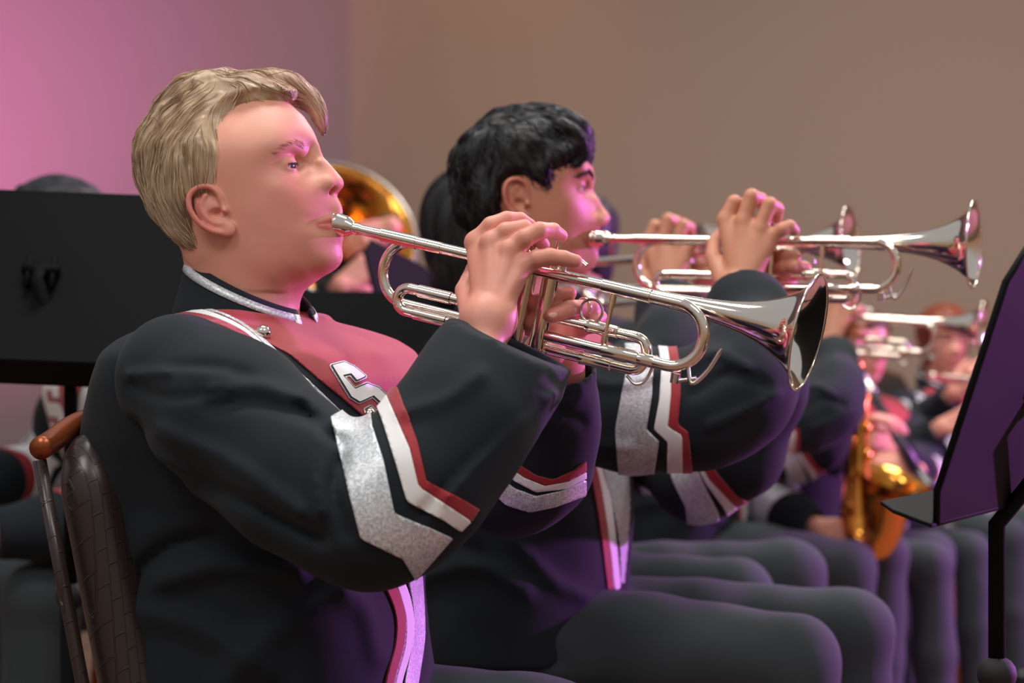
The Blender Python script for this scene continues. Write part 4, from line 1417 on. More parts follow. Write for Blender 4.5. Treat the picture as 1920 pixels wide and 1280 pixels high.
def player_two():
    Y0 = 3.1
    base = P2_BASE
    fr = Frame(A3(.0262, Y0, 1.1732), math.radians(3), math.radians(-5))
    prof_px = [(1100, 285), (1106, 304), (1112, 319), (1115, 331), (1114, 342), (1112, 354), (1121, 370), (1132, 389), (1142.5, 402), (1144.5, 408), (1142, 417), (1133, 423), (1125, 426), (1126, 433), (1128, 440),
               (1122, 448), (1127, 455), (1126, 464), (1121, 470), (1123, 481), (1119, 493), (1109, 505), (1092, 517), (1066, 527)]
    prof = [fr.px(*q) for q in prof_px]
    prof += [(.020, -.098), (-.02, -.085), (-.05, -.062), (-.080, -.030)]
    prof += [fr.px(*q) for q in [(866, 398), (860, 350), (866, 300), (890, 256), (930, 228), (980, 215), (1030, 218), (1072, 236), (1092, 262)]]
    ncw = [A3(.005, Y0, 1.10), A3(.000, Y0, 1.04), A3(.000, Y0, .95)]
    hv = head_volume(prof, .0022, neck=[(fr.l(ncw[0]), .056), (fr.l(ncw[1]), .057), (fr.l(ncw[2]), .066)], lids=.35, nose=(.0058, -.0065))
    HV, HQ = hv.mesh(relax=2)
    htree = bvh(HV, HQ)
    hand = Vol((.255, 2.88, 1.0), (.43, 3.05, 1.21), .0020)
    wr = P(1389, 552, 2.945)
    mc = [P(1360, 412, 2.982), P(1394, 414, 2.966), P(1425, 428, 2.958), P(1450, 442, 2.956)]
    for m, ra, rb in zip(mc, (.0145, .0145, .014, .0135), (.0118, .0115, .011, .0100)):
        hand.cone(wr + (m - wr) * .12, m, ra, rb, k=.013)
    hand.cone(wr, P(1405, 600, 2.91), .0235, .027, k=.012)
    hand.cone(P(1372, 540, 2.945), P(1410, 542, 2.945), .020, .018, k=.012)
    finger(hand, [mc[0], P(1376, 379, 2.982), P(1391, 384, 2.998), P(1399, 408, 3.008)], [.0112, .0102, .0090, .0076])
    finger(hand, [mc[1], P(1409, 368, 2.966), P(1427, 374, 2.985), P(1435, 398, 2.999)], [.0112, .0108, .0094, .0078])
    finger(hand, [mc[2], P(1443, 383, 2.958), P(1458, 391, 2.970), P(1457, 410, 2.986)], [.0108, .0104, .0090, .0076])
    finger(hand, [mc[3], P(1466, 430, 2.950), P(1481, 424, 2.954), P(1489, 432, 2.960)], [.0104, .0098, .0088, .0080])
    finger(hand, [P(1355, 525, 2.96), P(1337, 482, 2.985), P(1338, 455, 3.005), P(1352, 436, 3.018)], [.0130, .0112, .0098, .0080], k=.01)
    RV, RQ = hand.mesh(relax=2)
    lh = Vol((.33, 2.93, .97), (.48, 3.13, 1.14), .0022)
    lw_ = P(1458, 585, 3.06)
    lh.chain([lw_, P(1462, 550, 3.06), P(1462, 505, 3.055)], [.024, .023, .019], k=.012, kj=.02)
    finger(lh, [P(1468, 480, 3.05), P(1455, 485, 3.01), P(1470, 478, 2.985), P(1492, 480, 2.982)], [.0112, .0106, .0098, .0080])
    finger(lh, [P(1470, 500, 3.05), P(1452, 506, 3.01), P(1468, 502, 2.982), P(1490, 498, 2.978)], [.0112, .0106, .0098, .0080])
    finger(lh, [P(1480, 510, 3.05), P(1512, 512, 3.02), P(1508, 502, 2.99), P(1484, 500, 2.972)], [.0105, .0100, .0096, .0082])
    lh.chain([P(1462, 540, 3.055), P(1462, 552, 3.02), P(1490, 560, 3.0)], [.018, .015, .011], k=.012)
    lh.cone(lw_, P(1460, 640, 3.06), .0235, .028, k=.01)
    LV, LQ = lh.mesh(relax=2)
    S_R, S_L = A3(-.030, 2.935, .940), A3(.075, 3.26, .920)
    E_R, E_L = P(1360, 760, 2.735), P(1330, 885, 3.09)
    core = Vol((-.2, 2.65, .40), (.48, 3.45, 1.10), .011)
    core.loft([(.42, .03, Y0, .12, .16), (.60, .02, Y0, .115, .15), (.80, .01, Y0, .115, .165), (.90, .005, Y0, .085, .14), (.96, 0, Y0, .045, .05), (1.06, .0, Y0, .040, .040)], math.radians(20))
    core.chain([S_R, E_R, E_R * .4 + wr * .6], [.05, .042, .022], k=.02, kj=.02).chain([S_L, E_L, E_L * .4 + lw_ * .6], [.05, .042, .022], k=.02, kj=.02)
    CV, CQ = core.mesh()
    V, Fc = join_parts((fr.w(HV), HQ), (RV, RQ), (LV, LQ), (CV, CQ))
    red = np.concatenate([head_red(HV, (.0058, -.0065)), np.full(len(RV), .05), np.full(len(LV), .15), np.zeros(len(CV))])
    body = mk('person', V, Fc, M['skin_tan'], None, attrs={'red': red}, origin=base)
    body.location = base; set_parent_origin(body, base)
    eyes_for(fr, body, (1, -.05, -.22), 'brown')
    lashes(fr, body, M['hair_black'], .35)
    brows(fr, HV, HQ, htree, body, M['hair_black'], n=300, thick=.0030, r=.00026, length=.011)
    # hair, thick and wavy
    reg = [fr.px(*q, v=-.045) for q in [(1120, 300), (1104, 302), (1086, 300), (1062, 314), (1043, 326), (1034, 346), (1024, 370), (1011, 356), (1000, 346), (984, 336), (962, 334), (946, 348), (941, 385), (946, 418), (944, 450), (925, 478), (888, 474)]]
    reg += [fr.px(*q) for q in [(845, 450), (822, 390), (822, 320), (838, 262), (875, 215), (930, 182), (1000, 174), (1062, 182), (1104, 208), (1124, 250)]]
    def tm(S, Z): return .0110 + .006 * smooth01(Z, .04, .11)
    bang = [fr.l(P(*q)) for q in [(1050, 232, 3.03), (1080, 250, 3.03), (1096, 278, 3.035), (1088, 300, 3.035), (1070, 312, 3.03)]]
    bang2 = [fr.l(P(*q)) for q in [(1060, 222, 3.06), (1092, 240, 3.07), (1106, 270, 3.08), (1106, 298, 3.08)]]
    def extra(v):
        v.chain(cubic(bang, 3), np.interp(np.linspace(0, 1, 13), [0, .4, 1], [.010, .009, .0025]).tolist(), k=.006)
        v.chain(cubic(bang2, 3), np.interp(np.linspace(0, 1, 10), [0, .4, 1], [.012, .010, .0025]).tolist(), k=.006)
    hairv = hair_volume(hv, reg, tm, extra, bump=.0085, bf=40, seed=3.0)
    XV, XQ = hairv.mesh(relax=2)
    hair = mk('hair', fr.w(XV), XQ, M['hair_black'], body, attrs={'tone': np.clip(.4 + .3 * vnoise(XV * 60), 0, 1)})
    xt = bvh(XV, XQ)
    fl = []
    for a, b, v in [((930, 215), (1000, 205), -.02), ((1000, 205), (1060, 215), -.02), ((1060, 215), (1098, 250), -.02), ((1098, 255), (1104, 290), -.02), ((1040, 250), (1090, 285), -.04), ((1000, 260), (1050, 300), -.06),
                    ((960, 250), (980, 320), -.06), ((900, 260), (890, 330), -.04), ((870, 300), (858, 370), -.03), ((870, 380), (890, 440), -.04), ((920, 340), (930, 420), -.06), ((1000, 310), (1020, 355), -.065), ((960, 320), (965, 370), -.065)]:
        p = fr.px(*a, v=v); q = fr.px(*b, v=v)
        fl.append(((p[0], abs(v), p[1]), (q[0] - p[0], 0.0, q[1] - p[1])))
    V, Fc, T = strands(xt, roots_in(XV, XQ, 5000), fl, 2000, .05, .0008, seg=11, lift=(.0002, .0040), wob=.45, wfreq=45, seed=4, clump=1, wave=.75, wavef=170)
    st = mk('hair_strand', fr.w(V), Fc, M['hair_black'], hair, attrs={'tone': T}); st['kind'] = 'stuff'
    P2.update(fr=fr, hv=hv, hair=hair)
    # jacket
    yawT = math.radians(20)
    def lvl(py, xl, xr, b):
        hw = (xr - xl) / 2 / FPX * Y0; cx = ((xl + xr) / 2 - CX) / FPX * Y0
        a = math.sqrt(max(hw * hw - (b * math.sin(yawT)) ** 2, .05 ** 2)) / math.cos(yawT)
        return (CZ - (py - CY) / FPX * Y0, cx, Y0, a, b)
    tv = Vol((-.24, 2.7, .36), (.30, 3.5, 1.08), .0065)
    tv.loft([lvl(585, 890, 1062, .085), lvl(600, 868, 1085, .14), lvl(625, 840, 1120, .19), lvl(665, 818, 1150, .21), lvl(720, 802, 1172, .215), lvl(800, 800, 1182, .215), lvl(880, 800, 1186, .21),
             lvl(960, 802, 1186, .205), lvl(1050, 800, 1180, .205), lvl(1120, 792, 1178, .21), lvl(1220, 790, 1178, .215)], yawT)
    tv.cone(A3(-.015, 3.04, .930), S_R + A3(0.01, .02, -.015), .062, .066, k=.06)
    tv.cone(A3(.02, 3.15, .930), S_L + A3(0, -.01, -.005), .062, .066, k=.06)
    tv.cone(A3(0, Y0, 1.2), A3(0, Y0, .96), .059, .059, k=.004, mode='-')
    ripple(tv, .0035, 9, 2)
    folds(tv, [([(790, 1080), (900, 1060), (985, 1110)], 18, .009), ([(960, 1010), (1040, 1090), (1100, 1120)], 14, .007), ([(830, 1000), (900, 1040)], 14, -.006)])
    TV, TQ = tv.mesh(relax=2)
    jacket = mk('jacket', TV, TQ, M['black_wool'], body)
    rs = sleeve_volume([P(908, 712, 2.93), P(1040, 752, 2.86), P(1190, 768, 2.79), P(1310, 770, 2.735), P(1390, 730, 2.735), P(1413, 665, 2.785), P(1402, 590, 2.885), P(1390, 535, 2.95)],
                       [.068, .074, .072, .066, .060, .054, .048, .045], h=.005)
    ripple(rs, .0022, 13, 5)
    folds(rs, [([(1080, 700), (1150, 720), (1230, 700)], 10, .006), ([(1280, 690), (1340, 660), (1400, 690)], 12, .007), ([(1300, 740), (1370, 700), (1430, 720)], 10, -.006), ([(1330, 800), (1400, 770), (1460, 740)], 10, .006), ([(1000, 800), (1100, 830), (1180, 840)], 10, .005)])
    cut_cuff(rs, P(1391, 566, 2.915), unit(P(1388, 545, 2.945) - P(1404, 625, 2.865)), .037)
    RSV, RSQ = rs.mesh(relax=2)
    sR = mk('sleeve', RSV, RSQ, M['black_wool'], body)
    ls = sleeve_volume([S_L + A3(0, 0, -.01), P(1215, 815, 3.19), P(1310, 895, 3.10), P(1385, 850, 3.05), P(1440, 730, 3.03), P(1460, 590, 3.06)], [.066, .064, .058, .055, .048, .042], kj=.04, h=.005)
    ripple(ls, .002, 14, 9)
    cut_cuff(ls, P(1460, 610, 3.055), unit(P(1458, 560, 3.06) - P(1450, 680, 3.04)), .036)
    LSV, LSQ = ls.mesh(relax=2)
    sL = mk('sleeve', LSV, LSQ, M['black_wool'], body)
    R2V, R2Q = rs.mesh(off=.0022, relax=2, lo=(.05, 2.6, .78), hi=(.26, 3.0, 1.06))
    q = pxs(R2V)
    patch('arm_band', R2V, R2Q, polyf(q, [(1168, 600), (1175, 690), (1165, 740), (1153, 806), (1160, 900), (1225, 900), (1235, 829), (1211, 805), (1222, 740), (1224, 690), (1218, 600)]), M['sequin'], sR)
    patch('arm_stripe', R2V, R2Q, polyf(q, [(1228, 600), (1240, 690), (1236, 750), (1226, 805), (1252, 829), (1250, 900), (1280, 900), (1279, 816), (1252, 800), (1258, 740), (1258, 690), (1244, 600)]), M['white_cloth'], sR)
    patch('arm_stripe', R2V, R2Q, polyf(q, [(1244, 600), (1258, 690), (1258, 740), (1252, 800), (1279, 816), (1280, 900), (1300, 900), (1290, 810), (1270, 796), (1276, 740), (1275, 690), (1262, 600)]), M['red_cloth'], sR)
    L2V, L2Q = ls.mesh(off=.0022, relax=2, lo=(.15, 2.9, .65), hi=(.45, 3.35, .95))
    q = pxs(L2V)
    patch('arm_band', L2V, L2Q, polyf(q, [(1240, 800), (1285, 830), (1300, 865), (1322, 915), (1348, 965), (1350, 1010), (1290, 1000), (1285, 950), (1262, 905), (1252, 872)]), M['sequin'], sL)
    patch('arm_stripe', L2V, L2Q, polyf(q, [(1262, 780), (1284, 810), (1300, 850), (1330, 900), (1370, 942), (1390, 960), (1370, 980), (1356, 951), (1322, 905), (1300, 860), (1270, 815)]), M['white_cloth'], sL)
    patch('arm_stripe', L2V, L2Q, polyf(q, [(1280, 770), (1303, 797), (1320, 850), (1345, 890), (1381, 932), (1405, 945), (1390, 960), (1370, 942), (1330, 900), (1300, 850), (1284, 810)]), M['red_cloth'], sL)
    T3V, T3Q = tv.mesh(off=.0025, relax=2); T3V, T3Q = refine(T3V, tris(T3Q))
    N3 = normals(T3V, T3Q); q3 = pxs(T3V); view = unit(A3(0, 3.1, -.15)); n3 = -(N3 @ view) * .1 + .008
    fr3 = (T3V - A3(.01, Y0, 0)) @ A3(math.cos(yawT), -math.sin(yawT), 0)
    def vline(pts, hw):
        c = cubic([(x, y, hw_) for (x, y), hw_ in zip(pts, hw)], 4)
        d = np.full(len(q3), -1e9)
        for i in range(len(c) - 1): d = np.maximum(d, linef(q3, c[i:i + 2, :2], (c[i, 2] + c[i + 1, 2]) / 2))
        return np.minimum(d / 1300, n3)
    patch('chest_panel', T3V, T3Q, np.minimum(polyf(q3, [(870, 560), (900, 600), (960, 640), (1030, 700), (1085, 780), (1130, 860), (1260, 860), (1260, 560), (1060, 520)]) / 1300, np.maximum(n3, fr3 - .01)), M['red_cloth'], jacket, .0015)
    patch('front_stripe', T3V, T3Q, vline([(1085, 790), (1101, 840), (1117, 897), (1133, 987), (1147, 1102)], [7] * 5), M['red_cloth'], jacket)
    patch('front_stripe', T3V, T3Q, vline([(1100, 790), (1116, 840), (1134, 910), (1148, 1005), (1157, 1098)], [7] * 5), M['white_cloth'], jacket)
    patch('front_band', T3V, T3Q, vline([(1140, 800), (1152, 868), (1164, 935), (1170, 1010), (1168, 1090)], [26, 25, 17, 8, 3]), M['sequin'], jacket)
    collar(body, None, yawT, A3(0.0, Y0, 1.052), A3(0.0, Y0, 1.003), (M['black_wool'], M['sequin']), axes_t=(.068, .062), axes_b=(.082, .080))
    lv = Vol((-.22, 2.75, .03), (.68, 3.45, .72), .008)
    lv.ell(A3(.02, Y0, .55), (.17, .19, .12))
    legs(lv, [A3(-.02, 3.02, .548), A3(.06, 3.20, .545)], [P(1490, 1236, 2.97), P(1592, 1188, 3.20)], [A3(.40, 2.95, .10), A3(.52, 3.18, .10)])
    ripple(lv, .004, 10, 6)
    folds(lv, [([(820, 1190), (930, 1150), (1030, 1170)], 14, .008), ([(850, 1240), (960, 1200), (1060, 1240)], 14, -.006)])
    V, Q = lv.mesh(relax=2)
    mk('trousers', V, Q, M['trouser_cloth'], body)
    shoe(body, (.40, 2.95, .10), .3, M['shoe_black']); shoe(body, (.52, 3.18, .10), .25, M['shoe_black'])
    return body

# ------------------------------------------------------------------ chair, stands
def chair(label, base, yaw, group='banquet chairs under the trumpet players'):
    """padded stacking chair; base = floor point under the seat's middle"""
    root = empty('banquet_chair', base); tag(root, label, 'chair', group)
    f = A3(math.cos(yaw), -math.sin(yaw), 0); l = A3(math.sin(yaw), math.cos(yaw), 0); z = A3(0, 0, 1)
    W = lambda V: np.asarray(V)[:, :1] * f + np.asarray(V)[:, 1:2] * l + np.asarray(V)[:, 2:] * z
    def cushion(lo, hi, r, bulge):
        lo, hi = np.array(lo), np.array(hi); c = (lo + hi) / 2; hs = (hi - lo) / 2
        v = Vol(lo - .04, hi + .04, .008)
        X, Y, Z = v.ax[0][:, None, None], v.ax[1][None, :, None], v.ax[2][None, None, :]
        q = [np.abs(X - c[0]) - hs[0] + r[0], np.abs(Y - c[1]) - hs[1] + r[1], np.abs(Z - c[2]) - hs[2] + r[2]]
        d = np.sqrt((np.maximum(q[0], 0) / r[0]) ** 2 + (np.maximum(q[1], 0) / r[1]) ** 2 + (np.maximum(q[2], 0) / r[2]) ** 2)
        v.D = ((d - 1) * min(r)).astype(np.float32)
        v.D = np.where(d < 1e-6, -.01, v.D).astype(np.float32)
        return v.mesh(relax=3)
    V, Q = cushion((-.21, -.215, .42), (.22, .215, .49), (.04, .06, .033), 0)
    mk('seat', W(V), Q, M['vinyl'], root)
    V, Q = cushion((-.040, -.212, .50), (.045, .212, .885), (.042, .060, .075), 0)
    tl = math.tan(math.radians(12))
    V = V.copy(); V[:, 0] += -.215 - (V[:, 2] - .5) * tl
    mk('backrest', W(V), Q, M['vinyl'], root)
    bx = lambda zz: -.235 - (zz - .5) * tl
    pts = [(bx(.84) - .012, -.224, .868), (bx(.87) - .01, -.190, .874), (bx(.88) - .008, -.12, .892), (bx(.89) - .008, 0, .897), (bx(.88) - .008, .12, .892), (bx(.87) - .01, .190, .874), (bx(.84) - .012, .224, .868)]
    rail = mk('top_rail', *tube(W(cubic(pts, 6)), .0125, 14), M['copper_tube'], root)
    for s in (-1, 1):
        strip = [(bx(zz) - .014, s * .216, zz) for zz in (.855, .72, .6, .5)]
        mk('side_strip', *tube(W(np.array(strip)), .0075, 10, squash=1.4), M['vinyl'], root)
        mk('leg', *tube(W(fillet([(bx(.52), s * .20, .52), (-.20, s * .20, .44), (-.27, s * .21, .0)], .05)), .0125, 12), M['copper_tube'], root)
        mk('leg', *tube(W(fillet([(-.18, s * .19, .415), (.18, s * .19, .415), (.21, s * .20, .0)], .05)), .0125, 12), M['copper_tube'], root)
    return root


def music_stand(label, base, desk_c, right, up, wd, hd, group='black music stands', lip=True, shaft_top=None):
    """flat steel desk (centre, its right and up directions seen from the reader), ledge, tube shaft, three-legged base"""
    desk_c = np.asarray(desk_c, float); base = np.asarray(base, float)
    r, u = unit(right), unit(up); n = np.cross(r, u)          # n points to the reader
    root = empty('music_stand', base); tag(root, label, 'music stand', group)
    o0 = base
    ch = .035
    out = [(-wd + ch, -hd), (wd - ch, -hd), (wd, -hd + ch), (wd, hd - ch), (wd - ch, hd), (-wd + ch, hd), (-wd, hd - ch), (-wd, -hd + ch)]
    V = [desk_c + r * a + u * b + n * t - o0 for t in (-.0015, .0015) for a, b in out]; k = len(out)
    Fc = [list(range(k))[::-1], [k + i for i in range(k)]] + [[i, (i + 1) % k, k + (i + 1) % k, k + i] for i in range(k)]
    d = mk('desk', V, Fc, M['black_metal'], root, smooth=False)
    # folded rim
    rim = [desk_c + r * a + u * b + n * .002 - o0 for a, b in out + out[:1]]
    mk('desk_rim', *tube(np.array(rim), .004, 8), M['black_metal'], d)
    lw = wd - .015; lp = .062
    P4 = [(-lw, 0), (lw, 0), (lw, lp - .02), (lw - .02, lp), (-lw + .02, lp), (-lw, lp - .02)]
    V = [desk_c + r * a - u * (hd + t) + n * b - o0 for t in (0, .004) for a, b in P4]; k = 6
    Fc = [list(range(k)), [k + i for i in range(k)][::-1]] + [[i, k + i, k + (i + 1) % k, (i + 1) % k] for i in range(k)]
    bevel(mk('ledge', V, Fc, M['black_metal'], root, smooth=False), .0015, 2)
    # hinge and ribs behind
    hc = desk_c - n * .012
    mk('hinge', *tube([hc - r * .026 - o0, hc + r * .026 - o0], .008, 12), M['black_metal'], root)
    for s in (-.05, .05):
        mk('bracket', *tube([hc + r * s * .35 + u * .022 - o0, hc + r * s * .35 - u * .03 - o0], .0045, 8), M['black_metal'], root)
    top = hc - n * .03 - A3(0, 0, .03)
    foot = A3(base[0], base[1], .12)
    mk('upper_shaft', *tube([hc - o0, top - o0, A3(base[0], base[1], max(hc[2] - .15, .6)) - o0, A3(base[0], base[1], .55) - o0], .0095, 12), M['black_metal'], root)
    mk('lower_shaft', *tube([A3(base[0], base[1], .62) - o0, foot - o0], .0150, 14), M['black_metal'], root)
    mk('clamp_knob', *sphere(A3(base[0], base[1], .62) - o0, (.022, .022, .02), 14, 8), M['black_rubber'], root)
    for i in range(3):
        a = 2 * math.pi * i / 3 + .5
        q = A3(math.cos(a), math.sin(a), 0)
        mk('leg', *tube(fillet([A3(0, 0, .30), A3(0, 0, .16) + q * .03, q * .26 + A3(0, 0, .012)], .05), .009, 10), M['black_metal'], root)
    return root


# ------------------------------------------------------------------ copies of the second player
def rot_between(a, b):
    a, b = unit(a), unit(b)
    v = np.cross(a, b); c = float(a @ b)
    K = np.array([[0, -v[2], v[1]], [v[2], 0, -v[0]], [-v[1], v[0], 0]])
    return np.eye(3) + K + K @ K / (1 + c)


def place_like(root, src_a, src_b, dst_a, dst_b, size=None):
    """move a copy so that the segment src_a-src_b lands on dst_a-dst_b"""
    R = rot_between(src_b - src_a, dst_b - dst_a); s = np.linalg.norm(dst_b - dst_a) / np.linalg.norm(src_b - src_a)
    s = size or s
    Mx = np.array(root.matrix_world); A = Mx[:3, :3]; t = Mx[:3, 3]
    B = s * R @ A; t2 = dst_a + s * R @ (t - src_a)
    m = Matrix([[*B[0], t2[0]], [*B[1], t2[1]], [*B[2], t2[2]], [0, 0, 0, 1]])
    root.matrix_world = m


def another_player(p2, t2, label, tlabel, mouth, bell, hair_fn=None, size=None):
    bpy.context.view_layer.update()
    c = p2.copy(); COL.objects.link(c)
    for ch in list(p2.children):
        if hair_fn and ch.name.startswith('hair'): continue
        copy_tree(ch, c)
    ORIGIN[c.name] = ORIGIN[p2.name]
    c['label'] = label
    if hair_fn: hair_fn(c)
    t = copy_tree(t2); t['label'] = tlabel
    bpy.context.view_layer.update()
    place_like(c, P2_MOUTH, P2_BELL, mouth, bell, size); place_like(t, P2_MOUTH, P2_BELL, mouth, bell)
    return c, t


def long_hair(mat):
    def fn(body):
        fr, hv = P2['fr'], P2['hv']
        reg = [(.100, .085), (.088, .072), (.060, .060), (.048, .030), (.040, -.005), (.015, -.03), (.0, -.055), (-.02, -.10), (-.10, -.10), (-.13, .0), (-.125, .09), (-.07, .155), (.02, .165), (.09, .13)]
        def ex(v):
            v.ell((-.050, 0, -.035), (.058, .078, .10), k=.03)
            v.ell((-.045, 0, .045), (.080, .088, .09), k=.02)
        hvv = hair_volume(hv, reg, lambda S, Z: .016 + 0 * Z, ex, bump=.004, bf=40, seed=8.0)
        XV, XQ = hvv.mesh(relax=2)
        h = mk('hair', fr.w(XV), XQ, M[mat], body, attrs={'tone': np.clip(.4 + .35 * vnoise(XV * [80, 80, 14]), 0, 1)})
        xt = bvh(XV, XQ)
        gl = [((.05, .02, .13), (-1, 0.2, 0)), ((-.02, .05, .12), (-1, 0, -.4)), ((-.09, .03, .06), (-.2, 0, -1)), ((-.05, .07, 0), (0, 0, -1)), ((.03, .07, .03), (-.4, 0, -1)), ((-.09, .03, -.06), (.1, 0, -1))]
        V, Fc, T = strands(xt, roots_in(XV, XQ, 2000), gl, 500, .07, .0011, seg=8, lift=(.0003, .004), wob=.2, seed=6)
        st = mk('hair_strand', fr.w(V), Fc, M[mat], h, attrs={'tone': T}); st['kind'] = 'stuff'
    return fn


def recolour_hair(mat):
    def fn(body):
        for ch in list(P2['body'].children):
            if ch.name.startswith('hair'):
                h = ch.copy(); h.data = ch.data.copy(); COL.objects.link(h); h.parent = body
                h.data.materials.clear(); h.data.materials.append(M[mat])
    return fn


# ------------------------------------------------------------------ the players further back
PROFILE = [(.082, .095), (.090, .075), (.0925, .058), (.0915, .047), (.088, .036), (.097, .021), (.107, .008), (.1135, .001), (.112, -.006), (.104, -.013), (.0985, -.016), (.0985, -.026), (.0995, -.034), (.096, -.041), (.098, -.046),
           (.095, -.054), (.0905, -.060), (.0905, -.075), (.083, -.088), (.068, -.097), (.045, -.1), (.01, -.092), (-.03, -.08), (-.06, -.055), (-.085, -.02), (-.098, .02), (-.098, .06), (-.082, .1), (-.045, .125), (0, .134), (.04, .126), (.068, .11)]
HAIR_SHORT = [(.100, .090), (.085, .088), (.060, .074), (.045, .050), (.038, .020), (.030, .000), (.015, .010), (-.005, .022), (-.028, .005), (-.030, -.04), (-.045, -.075), (-.075, -.075), (-.13, .0), (-.125, .09), (-.07, .16), (.02, .17), (.09, .14)]
HAIR_LONG = [(.100, .090), (.085, .088), (.062, .068), (.050, .030), (.044, -.01), (.035, -.05), (.03, -.11), (-.10, -.11), (-.13, .0), (-.125, .09), (-.07, .16), (.02, .17), (.09, .14)]


def small_hand(v, w_, d, n, sc=1.0, curl=(.5, 1.0, 1.5), thumb=1, spread=.019):
    """palm, four fingers of different lengths and a thumb; d along the hand, n out of its back"""
    d, n = unit(d), unit(n); n = unit(n - d * (n @ d)); s = np.cross(d, n)
    w_ = np.asarray(w_, float)
    for i, ln in enumerate((.92, 1.0, .95, .78)):
        off = (i - 1.5) * spread * sc
        m = w_ + d * (.085 + .006 * (1 - abs(i - 1.2))) * sc + s * off
        v.cone(w_ + s * off * .5, m, .014 * sc, .0115 * sc, k=.012)
        p = [m]
        for a, l in zip(curl, (.042, .026, .022)):
            p.append(p[-1] + (d * math.cos(a) - n * math.sin(a)) * l * ln * sc)
        v.chain(p, [.0108 * sc, .0100 * sc, .0092 * sc, .0078 * sc], k=.004, kj=.002)
    t0 = w_ + d * .025 * sc - s * thumb * .022 * sc
    v.chain([t0, t0 + (d * .6 - s * thumb * .6 - n * .4) * .042 * sc, t0 + (d * 1.2 - s * thumb * .65 - n * .9) * .055 * sc], [.014 * sc, .0115 * sc, .009 * sc], k=.01)


